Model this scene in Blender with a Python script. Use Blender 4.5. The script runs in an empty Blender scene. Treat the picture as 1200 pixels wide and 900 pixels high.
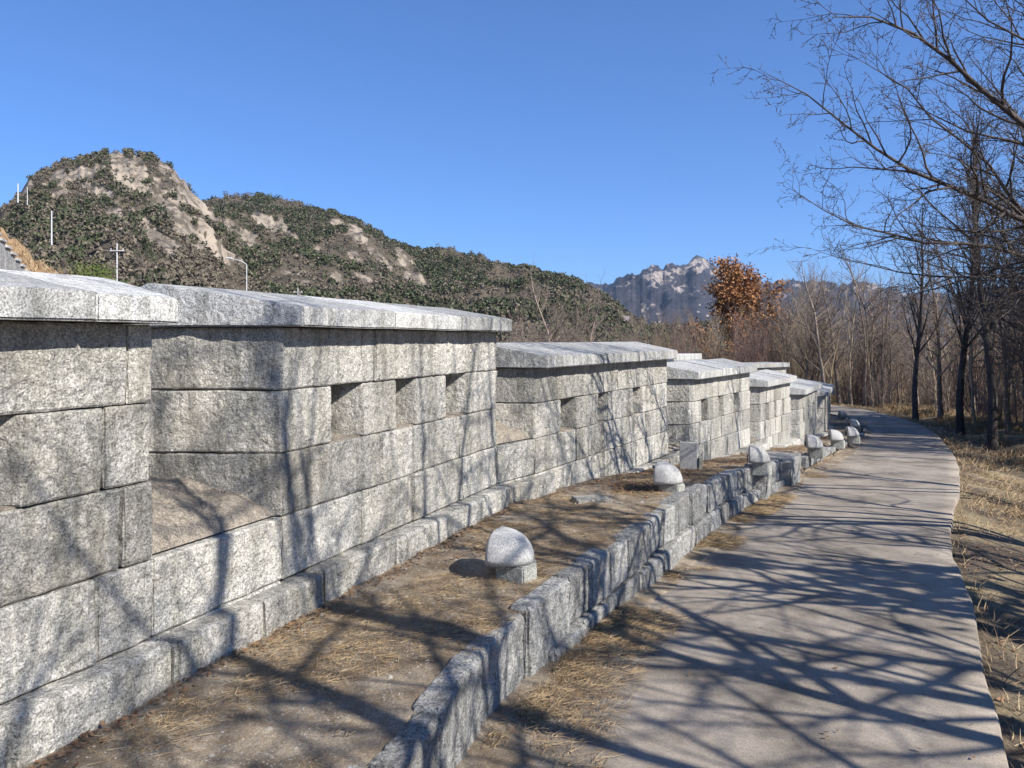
import bpy, bmesh, math, random
import numpy as np
from mathutils import Vector

# ------------------------------------------------------------------ camera, sky, sun
S = bpy.context.scene
C = S.collection
cam_d = bpy.data.cameras.new('camera'); cam = bpy.data.objects.new('camera', cam_d); C.objects.link(cam)
cam.location = (0, 0, 0); cam.rotation_euler = (math.radians(90), 0, 0)
cam_d.sensor_width = 36; cam_d.lens = 27.9; cam_d.shift_y = -52 / 1200
cam_d.clip_start = .05; cam_d.clip_end = 30000
S.camera = cam
SUN = Vector((1, -.72, .95)).normalized()
W = bpy.data.worlds.new('World'); S.world = W; W.use_nodes = True
wn = W.node_tree.nodes; wl = W.node_tree.links
sky = wn.new('ShaderNodeTexSky'); sky.sky_type = 'NISHITA'; sky.sun_disc = False
sky.sun_elevation = math.asin(SUN.z); sky.sun_rotation = math.atan2(SUN.x, SUN.y)
sky.air_density = 1.0; sky.dust_density = 0.0; sky.ozone_density = 6.0; sky.altitude = 2000
gm_ = wn.new('ShaderNodeGamma'); gm_.inputs[1].default_value = .80; wl.new(sky.outputs[0], gm_.inputs[0])
tn = wn.new('ShaderNodeVectorMath'); tn.operation = 'MULTIPLY'; tn.inputs[1].default_value = (.85, 1.25, 1.82)
wl.new(gm_.outputs[0], tn.inputs[0]); wl.new(tn.outputs[0], wn['Background'].inputs[0]); wn['Background'].inputs[1].default_value = .078
sd = bpy.data.lights.new('sun', 'SUN'); sun = bpy.data.objects.new('sun', sd); C.objects.link(sun)
sd.energy = 5.0; sd.angle = math.radians(.48); sd.color = (1, .95, .87)
sun.rotation_euler = SUN.to_track_quat('Z', 'Y').to_euler(); sun.location = (20, -15, 30)
S.view_settings.view_transform = 'Standard'; S.view_settings.look = 'None'
S.view_settings.exposure = 0.78; S.view_settings.gamma = 1
HAZE = 4.6e-5

# ------------------------------------------------------------------ noise
def _h(ix, iy, iz, seed):
    n = (ix * 374761393 + iy * 668265263 + iz * 2147483647 + seed * 974634777) & 0xffffffff
    n = ((n ^ (n >> 13)) * 1274126177) & 0xffffffff
    n = ((n ^ (n >> 15)) * 2246822519) & 0xffffffff
    return ((n ^ (n >> 16)) & 0xffff) / 32767.5 - 1
def vnoise(x, y, z=0., seed=0):
    x, y, z = np.broadcast_arrays(np.asarray(x, float), np.asarray(y, float), np.asarray(z, float))
    xi, yi, zi = [np.floor(a).astype(np.int64) for a in (x, y, z)]
    fx, fy, fz = x - xi, y - yi, z - zi
    fx, fy, fz = [f * f * (3 - 2 * f) for f in (fx, fy, fz)]
    r = 0
    for dx in (0, 1):
        for dy in (0, 1):
            for dz in (0, 1):
                r = r + _h(xi + dx, yi + dy, zi + dz, seed) * (fx if dx else 1 - fx) * (fy if dy else 1 - fy) * (fz if dz else 1 - fz)
    return r
def fbm(x, y, z=0., seed=0, oct=4, gain=.5):
    r, a, f = 0, 1, 1
    for o in range(oct):
        r = r + a * vnoise(np.asarray(x) * f, np.asarray(y) * f, np.asarray(z) * f, seed + o * 17); a *= gain; f *= 2.03
    return r
def sstep(x, a, b):
    t = np.clip((np.asarray(x, float) - a) / (b - a), 0, 1); return t * t * (3 - 2 * t)
def U(px, py, Y):      # landmark measured in the photograph, at depth Y
    return np.array([(px - 600) / 930 * Y, Y, (398 - py) / 930 * Y])

# ------------------------------------------------------------------ object helpers
wloc = {}
def mesh_np(name, v, f):
    me = bpy.data.meshes.new(name)
    v = np.asarray(v, np.float32)
    if isinstance(f, np.ndarray):
        k = f.shape[1]
        me.vertices.add(len(v)); me.vertices.foreach_set('co', v.ravel())
        me.loops.add(f.size); me.loops.foreach_set('vertex_index', f.ravel().astype(np.int32))
        me.polygons.add(len(f)); me.polygons.foreach_set('loop_start', np.arange(0, f.size, k, dtype=np.int32))
        me.polygons.foreach_set('loop_total', np.full(len(f), k, np.int32))
        me.update(calc_edges=True)
    else:
        me.from_pydata([tuple(map(float, p)) for p in v], [], f); me.update()
    return me
def link(name, me, mat=None, parent=None, loc=(0, 0, 0), smooth=False):
    o = bpy.data.objects.new(name, me); C.objects.link(o)
    if mat is not None and me is not None and len(me.materials) == 0: me.materials.append(mat)
    if smooth: me.polygons.foreach_set('use_smooth', np.ones(len(me.polygons), bool))
    loc = np.array(loc, float); wloc[o.name] = loc
    if parent is not None:
        o.parent = parent; o.location = loc - wloc[parent.name]
    else: o.location = loc
    return o
def solid(name, v, f, mat, parent=None, smooth=False):   # world coordinates in, origin at the middle of the base
    v = np.asarray(v, float); c = (v.min(0) + v.max(0)) / 2; c[2] = v[:, 2].min()
    return link(name, mesh_np(name, v - c, f), mat, parent, c, smooth)
def tag(o, label, cat, group=None, kind=None):
    if label: o['label'] = label
    if cat: o['category'] = cat
    if group: o['group'] = group
    if kind: o['kind'] = kind
    return o
def struct(o): o['kind'] = 'structure'; return o
def stuff(o, label, cat): return tag(o, label, cat, kind='stuff')
def empty(name, loc):
    return link(name, None, None, None, loc)
def grid_faces(nu, nv, wrap=False):
    i = np.arange(nu - (0 if wrap else 1))[:, None]; j = np.arange(nv - 1)[None]
    a = i * nv + j; b = ((i + 1) % nu) * nv + j
    return np.stack([a, b, b + 1, a + 1], -1).reshape(-1, 4)

# ------------------------------------------------------------------ materials
def newmat(name):
    m = bpy.data.materials.new(name); m.use_nodes = True
    n = m.node_tree.nodes; l = m.node_tree.links
    b = n['Principled BSDF']; b.inputs['Roughness'].default_value = .9
    b.inputs['Specular IOR Level'].default_value = .25
    return m, n, l, b
def N(n, typ, **kw):
    o = n.new(typ)
    for k, v in kw.items():
        if k in o.inputs: o.inputs[k].default_value = v
        else: setattr(o, k, v)
    return o
def noise(n, l, vec, scale, detail=4, rough=.55, dist=0):
    t = N(n, 'ShaderNodeTexNoise', Scale=scale, Detail=detail, Roughness=rough, Distortion=dist)
    l.new(vec, t.inputs['Vector']); return t.outputs['Fac']
def ramp(n, l, fac, stops):
    r = n.new('ShaderNodeValToRGB'); e = r.color_ramp.elements
    while len(e) < len(stops): e.new(.5)
    for k, (p, c) in zip(e, stops): k.position = p; k.color = (*c, 1) if len(c) == 3 else c
    l.new(fac, r.inputs[0]); return r.outputs[0]
def mix(n, l, fac, a, b, mode='MIX'):
    m = n.new('ShaderNodeMix'); m.data_type = 'RGBA'; m.blend_type = mode
    for s, v in ((0, fac), (6, a), (7, b)):
        if hasattr(v, 'links'): l.new(v, m.inputs[s])
        elif isinstance(v, tuple): m.inputs[s].default_value = (*v, 1)
        else: m.inputs[s].default_value = v
    return m.outputs[2]
def bump(n, l, h, strength, dist, prev=None):
    b = N(n, 'ShaderNodeBump', Strength=strength, Distance=dist); l.new(h, b.inputs['Height'])
    if prev is not None: l.new(prev, b.inputs['Normal'])
    return b.outputs[0]
def mapping(n, l, vec, sc, rot=(0, 0, 0)):
    m = n.new('ShaderNodeMapping'); m.inputs['Scale'].default_value = sc; m.inputs['Rotation'].default_value = rot
    l.new(vec, m.inputs[0]); return m.outputs[0]
g3 = lambda v: (v, v, v)

def granite(name, base, dark, speck_scale=130, rough_bump=.7, streak=True, warm=.35, top_soil=False, coords='pos', bump_scale=28):
    m, n, l, b = newmat(name)
    if coords == 'pos': P = n.new('ShaderNodeNewGeometry').outputs['Position']
    else: P = n.new('ShaderNodeTexCoord').outputs['Object']
    oi = n.new('ShaderNodeObjectInfo').outputs['Random']
    om = n.new('ShaderNodeVectorMath'); om.operation = 'SCALE'; om.inputs[0].default_value = (37, 61, 23); l.new(oi, om.inputs['Scale'])
    oa = n.new('ShaderNodeVectorMath'); oa.operation = 'ADD'; l.new(P, oa.inputs[0]); l.new(om.outputs[0], oa.inputs[1]); P0 = P; P = oa.outputs[0]
    sp = noise(n, l, P, speck_scale, 3, .8)
    c = ramp(n, l, sp, [(.36, dark), (.46, tuple(x * .72 for x in base)), (.60, tuple(min(1, x * 1.2) for x in base))])
    mid = noise(n, l, P, speck_scale * .33, 2, .7)
    c = mix(n, l, .55, c, ramp(n, l, mid, [(.36, g3(.55)), (.56, g3(1.1))]), 'MULTIPLY')
    big = noise(n, l, P, 2.6, 5, .6)
    c = mix(n, l, .55, c, ramp(n, l, big, [(.34, (.66, .67, .67)), (.56, g3(1.05))]), 'MULTIPLY')
    wn_ = noise(n, l, P, 1.9, 4)
    c = mix(n, l, ramp(n, l, wn_, [(.48, g3(0)), (.68, g3(warm))]), c, (.40, .345, .26))
    if streak:
        st = noise(n, l, mapping(n, l, P0, (9, 9, .9)), 1.6, 4, .6)
        c = mix(n, l, .6, c, ramp(n, l, st, [(.40, (.55, .56, .53)), (.52, g3(1))]), 'MULTIPLY')
    rb = N(n, 'ShaderNodeMapRange'); rb.inputs[3].default_value = .72; rb.inputs[4].default_value = 1.15
    l.new(oi, rb.inputs[0])
    v = n.new('ShaderNodeVectorMath'); v.operation = 'SCALE'; l.new(c, v.inputs[0]); l.new(rb.outputs[0], v.inputs['Scale'])
    l.new(v.outputs[0], b.inputs['Base Color'])
    h1 = noise(n, l, P, bump_scale, 6, .68, .4); h2 = noise(n, l, P, speck_scale, 2, .8)
    nb = bump(n, l, h1, rough_bump, .055)
    vt = N(n, 'ShaderNodeTexVoronoi', Scale=bump_scale * 1.5); vt.feature = 'SMOOTH_F1'; l.new(mapping(n, l, P, (1, 1, .6), (.3, .5, 0)), vt.inputs['Vector']); nb = bump(n, l, vt.outputs['Distance'], rough_bump * .55, .02, nb); nb = bump(n, l, h2, .35, .003, nb)
    l.new(nb, b.inputs['Normal'])
    return m
M = {}
M['granite'] = granite('granite_rock_faced', (.68, .655, .595), (.23, .22, .205), 130, .9)
M['cap'] = granite('granite_capstone', (.57, .565, .545), (.16, .16, .155), 135, .4, True, .12)
M['kerb'] = granite('granite_kerb', (.46, .455, .44), (.11, .11, .108), 110, .9, True, .15, bump_scale=22)
M['lampstone'] = granite('granite_lamp', (.47, .465, .45), (.20, .195, .19), 210, .1, False, 0.0, coords='obj')
M['pedestal'] = granite('granite_pedestal', (.40, .40, .36), (.2, .2, .18), 110, .3, False, .2)
M['farstone'] = granite('granite_far', (.42, .41, .39), (.2, .2, .2), 8, .4, True, .1, bump_scale=6)

def mortar():
    m, n, l, b = newmat('sandy_mortar'); P = n.new('ShaderNodeNewGeometry').outputs['Position']
    c = ramp(n, l, noise(n, l, P, 14, 6, .7), [(.36, (.10, .08, .065)), (.48, (.20, .165, .13)), (.62, (.28, .24, .20))])
    l.new(c, b.inputs['Base Color']); l.new(bump(n, l, noise(n, l, P, 40, 5, .7), .6, .01), b.inputs['Normal']); return m
M['mortar'] = mortar()
M['mortar'] = granite('sandy_worn_stone', (.35, .305, .25), (.14, .12, .10), 120, .7, False, .45)
m, n, l, b = newmat('joint_core'); b.inputs['Base Color'].default_value = (.05, .045, .04, 1); M['core'] = m

def soil():
    m, n, l, b = newmat('bench_soil'); P = n.new('ShaderNodeNewGeometry').outputs['Position']
    a = noise(n, l, P, 3.2, 6, .65)
    c = ramp(n, l, a, [(.34, (.12, .092, .064)), (.46, (.23, .185, .135)), (.56, (.33, .28, .215)), (.70, (.28, .21, .135))])
    f = noise(n, l, P, 150, 3, .8)
    c = mix(n, l, .8, c, ramp(n, l, f, [(.36, g3(.40)), (.5, g3(.9)), (.66, g3(1.35))]), 'MULTIPLY')
    lf = noise(n, l, mapping(n, l, P, (1, 1, 1)), 28, 5, .75, 1.5)
    c = mix(n, l, ramp(n, l, lf, [(.52, g3(0)), (.62, g3(.6))]), c, (.20, .13, .075))
    l.new(c, b.inputs['Base Color'])
    nb = bump(n, l, noise(n, l, P, 12, 6, .7), .7, .03); nb = bump(n, l, f, .6, .006, nb)
    l.new(nb, b.inputs['Normal']); return m
M['soil'] = soil()
M['grit'] = None

def pathmat():
    m, n, l, b = newmat('path_concrete'); P = n.new('ShaderNodeNewGeometry').outputs['Position']
    a = noise(n, l, P, 1.6, 7, .68)
    c = ramp(n, l, a, [(.36, (.185, .16, .13)), (.5, (.305, .262, .215)), (.62, (.375, .325, .27))])
    f = noise(n, l, P, 170, 2, .75)
    c = mix(n, l, .7, c, ramp(n, l, f, [(.34, g3(.55)), (.5, g3(.96)), (.68, g3(1.15))]), 'MULTIPLY')
    d = noise(n, l, P, 42, 4, .75)
    c = mix(n, l, ramp(n, l, d, [(.62, g3(0)), (.70, g3(.75))]), c, (.20, .15, .11))
    s = noise(n, l, mapping(n, l, P, (1.2, .5, 1), (0, 0, .45)), 3.0, 5, .7, .6)
    ag = N(n, 'ShaderNodeTexVoronoi', Scale=95.); l.new(P, ag.inputs['Vector']); c = mix(n, l, .6, c, ramp(n, l, ag.outputs['Distance'], [(.12, g3(1.3)), (.3, g3(.95)), (.7, g3(.82))]), 'MULTIPLY')
    c = mix(n, l, .6, c, ramp(n, l, s, [(.35, g3(.78)), (.6, g3(1.06))]), 'MULTIPLY')
    l.new(c, b.inputs['Base Color'])
    nb = bump(n, l, noise(n, l, P, 6, 5, .6), .35, .02); nb = bump(n, l, f, .4, .003, nb)
    l.new(nb, b.inputs['Normal']); return m
M['path'] = pathmat()

def groundmat():
    m, n, l, b = newmat('woodland_ground'); P = n.new('ShaderNodeNewGeometry').outputs['Position']
    a = noise(n, l, P, .9, 7, .68)
    c = ramp(n, l, a, [(.34, (.10, .075, .055)), (.46, (.18, .14, .10)), (.55, (.33, .26, .155)), (.68, (.42, .33, .19))])
    f = noise(n, l, P, 60, 4, .8)
    c = mix(n, l, .8, c, ramp(n, l, f, [(.34, g3(.4)), (.55, g3(1)), (.7, g3(1.4))]), 'MULTIPLY')
    l.new(c, b.inputs['Base Color'])
    l.new(bump(n, l, noise(n, l, P, 14, 7, .75), .9, .05), b.inputs['Normal']); return m
M['ground'] = groundmat()

def bark(name, a, c2, sc=9):
    m, n, l, b = newmat(name); P = n.new('ShaderNodeTexCoord').outputs['Object']
    oi = n.new('ShaderNodeObjectInfo').outputs['Random']
    c = ramp(n, l, noise(n, l, mapping(n, l, P, (1, 1, .35)), sc, 5, .7), [(.35, a), (.65, c2)])
    rb = N(n, 'ShaderNodeMapRange'); rb.inputs[3].default_value = .7; rb.inputs[4].default_value = 1.35; l.new(oi, rb.inputs[0])
    v = n.new('ShaderNodeVectorMath'); v.operation = 'SCALE'; l.new(c, v.inputs[0]); l.new(rb.outputs[0], v.inputs['Scale'])
    l.new(v.outputs[0], b.inputs['Base Color'])
    l.new(bump(n, l, noise(n, l, P, sc * 3, 4, .7), .6, .02), b.inputs['Normal']); return m
M['bark_dark'] = bark('bark_dark', (.040, .033, .031), (.095, .08, .072))
M['bark_grey'] = bark('bark_grey', (.14, .11, .088), (.26, .205, .165))
M['bark_tan'] = bark('bark_tan', (.24, .185, .12), (.38, .30, .21))
M['bark_red'] = bark('bark_reddish', (.13, .085, .072), (.23, .155, .13))

def leafmat(name, cols, trans=.25):
    m, n, l, b = newmat(name); P = n.new('ShaderNodeNewGeometry').outputs['Position']
    w = N(n, 'ShaderNodeTexWhiteNoise'); w.noise_dimensions = '3D'
    ri = n.new('ShaderNodeNewGeometry').outputs['Random Per Island']
    c = ramp(n, l, ri, [((i + .3) / len(cols), cc) for i, cc in enumerate(cols)])
    l.new(c, b.inputs['Base Color']); b.inputs['Roughness'].default_value = .75
    return m
M['oak_leaf'] = leafmat('oak_leaves', [(.18, .08, .035), (.33, .15, .06), (.40, .21, .09), (.26, .12, .05)])
M['straw'] = leafmat('dry_straw', [(.13, .085, .045), (.33, .23, .12), (.43, .32, .18), (.22, .14, .07), (.50, .39, .24), (.16, .10, .055)])
M['litter'] = leafmat('leaf_litter', [(.12, .07, .04), (.22, .12, .065), (.30, .18, .10), (.09, .06, .04), (.24, .165, .11)])
M['needle'] = leafmat('pine_needles', [(.038, .048, .024), (.066, .076, .038), (.05, .06, .031), (.085, .095, .048)])
M['grit'] = leafmat('grit', [(.30, .27, .23), (.42, .39, .35), (.20, .17, .14), (.35, .30, .24)])
M['holly'] = leafmat('yellow_green_leaves', [(.10, .14, .03), (.14, .17, .04), (.07, .10, .025)])
M['scrub'] = leafmat('bare_scrub', [(.105, .09, .066), (.15, .126, .092), (.12, .102, .08), (.18, .15, .11)])

def hillmat(name, rockc, rockd, soilc, soild, sc, bd, tan=None):
    m, n, l, b = newmat(name); P = n.new('ShaderNodeNewGeometry').outputs['Position']
    at = n.new('ShaderNodeAttribute'); at.attribute_name = 'rock'
    PR_ = mapping(n, l, P, (1, 1, .45), (0, .55, 0))
    r1 = noise(n, l, PR_, sc, 8, .68, .8)
    rc = ramp(n, l, r1, [(.40, rockd), (.48, tuple(x * .75 for x in rockc)), (.56, rockc)])
    cr = noise(n, l, mapping(n, l, P, (1, 1, .25), (0, .7, 0)), sc * 2.2, 7, .75, .9)
    rc = mix(n, l, .75, rc, ramp(n, l, cr, [(.43, g3(.22)), (.475, g3(.8)), (.56, g3(1.08))]), 'MULTIPLY')
    s1 = noise(n, l, P, sc * 1.3, 7, .7)
    s_ = ramp(n, l, s1, [(.38, soild), (.6, soilc)])
    ed = noise(n, l, P, sc * 2, 5, .7)
    ad = n.new('ShaderNodeMath'); ad.operation = 'ADD'; l.new(at.outputs['Fac'], ad.inputs[0]); l.new(ed, ad.inputs[1])
    f = ramp(n, l, ad.outputs[0], [(.88, g3(0)), (.98, g3(1))])
    l.new(mix(n, l, f, s_, rc), b.inputs['Base Color'])
    nb = bump(n, l, r1, .9, bd); nb = bump(n, l, cr, .8, bd * .5, nb)
    l.new(nb, b.inputs['Normal']); return m
M['hill'] = hillmat('granite_hill', (.34, .285, .225), (.15, .125, .10), (.11, .09, .065), (.06, .052, .038), .06, 3)
M['ridge'] = hillmat('far_ridge', (.52, .44, .39), (.17, .15, .155), (.07, .065, .08), (.035, .037, .05), .010, 60)
m, n, l, b = newmat('galvanised_pole'); b.inputs['Base Color'].default_value = (.55, .55, .55, 1); b.inputs['Roughness'].default_value = .5; M['pole'] = m
m, n, l, b = newmat('lamp_opening_glass'); b.inputs['Base Color'].default_value = (.02, .02, .02, 1); b.inputs['Roughness'].default_value = .2; M['glass'] = m
m, n, l, b = newmat('painted_wall'); b.inputs['Base Color'].default_value = (.62, .60, .56, 1); M['house'] = m
m, n, l, b = newmat('roof_tile'); b.inputs['Base Color'].default_value = (.22, .20, .20, 1); M['roof'] = m
m, n, l, b = newmat('window_dark'); b.inputs['Base Color'].default_value = (.04, .05, .06, 1); b.inputs['Roughness'].default_value = .2; M['pane'] = m

# ------------------------------------------------------------------ layout of the place
def tab(pts): a = np.array(pts, float); return lambda y: np.interp(y, a[:, 0], a[:, 1])
z_path = tab([(-40, -1.3), (0, -1.52), (3, -1.62), (5, -1.70), (7, -1.80), (10, -1.96), (15, -2.2), (20, -2.42), (26, -2.62), (33, -2.8), (46, -3.0), (80, -3.2)])
z_bench = tab([(-40, -1.2), (0, -1.31), (6.2, -1.30), (7.9, -1.38), (9.9, -1.57), (12.5, -1.78), (15, -1.99), (18, -2.20), (22, -2.44), (26, -2.58), (46, -2.95)])
PRp = np.array([(-22, -30), (-5.2, -8), (-1.0, -3), (.5, 0), (1.42, 2), (1.87, 3), (2.42, 4.09), (3.15, 5.5), (3.86, 7), (4.95, 8.9), (6.02, 10.7), (7.9, 14.1), (9.75, 17.9), (11.5, 21.8), (12.9, 26), (13.7, 30), (13.9, 33), (13.2, 37.5), (11, 42), (7, 46), (0, 49)])
PLp = np.array([(-24.5, -28.5), (-7.2, -7), (-3.1, -2.6), (-1.25, 0), (-.45, 2), (-.13, 3.03), (.04, 3.6), (.81, 5.2), (1.24, 6.06), (2.2, 8), (3.3, 10), (4.6, 12.2), (6.2, 15), (7.9, 18), (9.4, 20.9), (10.9, 25), (11.6, 28), (11.7, 31), (11.1, 35), (9.2, 39), (6, 42.3), (0, 45)])
PR = tab(PRp[:17][:, ::-1]); PL = tab(PLp[:18][:, ::-1])
# merlons: front start, front end, cap bottom level, sill level of the crenel before it
MER = [((-2.68, -.32), (-1.37, 3.03), .06, -.84), ((-1.085, 3.76), (-.114, 6.25), .06, -.84), ((.195, 6.70), (1.96, 9.96), -.24, -.84),
       ((2.33, 10.4), (3.85, 12.85), -.52, -1.42), ((4.20, 13.4), (5.33, 15.2), -.80, -1.70), ((5.73, 15.8), (7.0, 18.2), -1.10, -2.0),
       ((7.46, 19.0), (8.80, 22.0), -1.36, -2.26), ((9.12, 22.7), (10.0, 25.7), -1.56, -2.4)]
wl_pts = [(-6, -8.6)] + [p for m_ in MER for p in m_[:2]] + [(10.3, 29), (10, 32), (9, 36), (6, 40), (0, 43)]
WLa = np.array(wl_pts, float); WL = tab(WLa[:20][:, ::-1] if len(WLa) > 20 else WLa[:19][:, ::-1])

def H(X, Y):          # terrain height
    X = np.asarray(X, float); Y = np.asarray(Y, float)
    zp = z_path(Y); s = X - PR(np.clip(Y, -30, 33))
    hold = 1 - sstep(Y, 44, 75)
    right = zp - .075 - .05 * sstep(s, .05, .5) - .10 * sstep(s, .3, 1.1) + .16 * sstep(s, 1.3, 2.4)
    right = right + .05 * fbm(X * 1.1, Y * 1.1, 0, 3, 4) * sstep(s, .1, 1) - np.clip(s - 3.0, 0, 30) * .30 * sstep(s, 3.0, 6)
    right = right - .8 * sstep(Y, 33, 44) * sstep(s, 0, 3)
    w = WL(np.clip(Y, -8.6, 29)) - .85
    left = sstep(w - X, 0, .6)
    base = np.where(s > 0, right, zp - .075)
    low = -8.5 + .8 * fbm(X * .05, Y * .05, 0, 5, 4)
    base = np.maximum(base, low)
    base = base * (1 - left) + (-5.2 - np.clip(w - X, 0, 30) * .12) * left
    far = low - 1.5 * sstep(Y, 60, 200) - 10 * sstep(np.hypot(X, Y), 400, 2000)
    return base * hold + far * (1 - hold)

# ------------------------------------------------------------------ ground sheet
def axis(a, b, step, lo, hi):
    c = list(np.arange(a, b, step)); st = step; x = c[-1]; r = []
    while x < hi: st *= 1.28; x += st; r.append(x)
    st = step; x = c[0]; q = []
    while x > lo: st *= 1.28; x -= st; q.append(x)
    return np.array(q[::-1] + c + r)
gx = axis(-5, 20, .16, -9000, 9000); gy = axis(-4, 40, .22, -3000, 9000)
GX, GY = np.meshgrid(gx, gy, indexing='ij')
v = np.stack([GX, GY, H(GX, GY)], -1).reshape(-1, 3)
struct(link('ground', mesh_np('ground', v, grid_faces(len(gx), len(gy))), M['ground'], smooth=True))

# path: a slab with a turned-down right edge
def resample(P, step):
    P = np.array(P, float); d = np.r_[0, np.cumsum(np.hypot(*np.diff(P, axis=0).T))]
    # smooth with a Catmull-Rom pass
    t = np.linspace(0, d[-1], int(d[-1] / step)); k = np.interp(t, d, np.arange(len(P)))
    i = np.clip(k.astype(int), 0, len(P) - 2); f = (k - i)[:, None]
    g = lambda j: P[np.clip(j, 0, len(P) - 1)]
    a, b_, c, d_ = g(i - 1), g(i), g(i + 1), g(i + 2)
    return .5 * (2 * b_ + (c - a) * f + (2 * a - 5 * b_ + 4 * c - d_) * f ** 2 + (3 * b_ - a - 3 * c + d_) * f ** 3)
R_ = resample(PRp, .2); L_ = resample(PLp, .2)
K = 420; R_ = R_[np.linspace(0, len(R_) - 1, K).astype(int)]; L_ = L_[np.linspace(0, len(L_) - 1, K).astype(int)]
rows = []
for k in range(14):
    t = k / 13; p = (L_ - [.10, 0]) * (1 - t) + R_ * t
    if k == 13: p = p + .018 * np.stack([vnoise(p[:, 1] * 2.3, p[:, 0], 0, 9), np.zeros(K)], -1)
    z = z_path(p[:, 1]) + .008 * fbm(p[:, 0] * 1.5, p[:, 1] * 1.5, 0, 4, 3)
    rows.append(np.c_[p, z])
e = rows[-1].copy(); e[:, 0] += .012; e[:, 2] -= .014; rows.append(e)
e = e.copy(); e[:, 0] += .006; e[:, 2] -= .16; rows.append(e)
v = np.stack(rows, 0).reshape(-1, 3)
struct(link('path', mesh_np('path', v, grid_faces(len(rows), K)[:, ::-1]), M['path'], smooth=True))

ysd = np.concatenate([np.arange(-2, 11, .05), np.arange(11, 27, .12)]); V = np.zeros((10, len(ysd), 3))
wd = .88 * (.20 + .14 * vnoise(ysd * 1.3, 3, 0, 5) + .05 * vnoise(ysd * 6, 1, 0, 6)) * (1.25 - .5 * sstep(ysd, 2.5, 6)) + .04
for k in range(10):
    t = k / 9; x = PL(ysd) - .08 + (wd + .08) * t
    V[k] = np.c_[x, ysd, z_path(ysd) + .022 * (1 - t) ** 1.2 + .006 * vnoise(x * 18, ysd * 18, 0, 7) * (1 - t) + .004 - .022 * (t == 1)]
dirt_strip = struct(link('dirt_edge', mesh_np('dirt_edge', V.reshape(-1, 3), grid_faces(10, len(ysd))[:, ::-1]), M['soil'], smooth=True))

# ------------------------------------------------------------------ stones
def unit(a): a = np.array(a, float); return a / np.linalg.norm(a)
sseed = [0]
def stone(name, plan, z0, z1, mat, parent, amp=.010, seg=.07, bev=.008, gap=.003, smooth=False, freq=9., lowf=1.0):
    plan = np.array(plan, float); c = plan.mean(0); n_ = len(plan)
    area = .5 * sum(plan[i][0] * plan[(i + 1) % n_][1] - plan[(i + 1) % n_][0] * plan[i][1] for i in range(n_))
    if area < 0: plan = plan[::-1]
    # joint gap
    E = []
    for i in range(n_):
        d = unit(plan[(i + 1) % n_] - plan[i]); E.append(np.array([d[1], -d[0]]))
    corner = []
    for i in range(n_):
        a, b_ = E[i - 1], E[i]; k = (a + b_) / max(.4, 1 + a @ b_)
        corner.append((plan[i] - k * gap, k))
    cols = []
    for i in range(n_):
        A, kA = corner[i]; B, _ = corner[(i + 1) % n_]; L = np.linalg.norm(B - A)
        cols.append((A, kA, bev))
        if L > 3 * bev:
            m_ = max(1, int(round((L - 2 * bev) / seg)))
            for t in np.linspace(bev / L, 1 - bev / L, m_ + 1): cols.append((A + (B - A) * t, E[i], 0))
    h = z1 - z0 - 2 * gap; m_ = max(1, int(round((h - 2 * bev) / seg)))
    zs = [0] + list(np.linspace(bev, h - bev, m_ + 1)) + [h]
    V = np.zeros((len(cols), len(zs), 3))
    for i, (p, k, ins) in enumerate(cols):
        for j, z in enumerate(zs):
            q = p - k * (ins * (.9 if 0 < j < len(zs) - 1 else .55))
            if j in (0, len(zs) - 1): q = q - k * bev * .8
            V[i, j] = (q[0], q[1], z0 + gap + z)
    sseed[0] += 1; sd_ = sseed[0]
    Nn = np.array([[*(k * (.65 if ins else 1)), 0] for _, k, ins in cols])[:, None]
    f = fbm(V[..., 0] * freq, V[..., 1] * freq, V[..., 2] * freq, sd_, 4, .65)
    lf = vnoise(V[..., 0] * 2.5, V[..., 1] * 2.5, V[..., 2] * 2.5, sd_ + 500)
    V = V + Nn * (f * amp * .6 + lf * amp * lowf)[..., None]
    V[..., 2] += .25 * amp * vnoise(V[..., 0] * 14, V[..., 1] * 14, V[..., 2] * 14, sd_ + 90)
    nv = len(zs); nc = len(cols)
    F = [tuple(q) for q in grid_faces(nc, nv, True).tolist()]
    F.append(tuple(i * nv + nv - 1 for i in range(nc))); F.append(tuple(i * nv for i in range(nc))[::-1])
    o = solid(name, V.reshape(-1, 3), F, mat, parent, smooth)
    return o
def boxpts(p0, p1, q, d0, d1):      # plan rectangle from depth d0 to d1 behind the line
    p0, p1, q = map(np.array, (p0, p1, q)); return [p0 + q * d0, p1 + q * d0, p1 + q * d1, p0 + q * d1]

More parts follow.
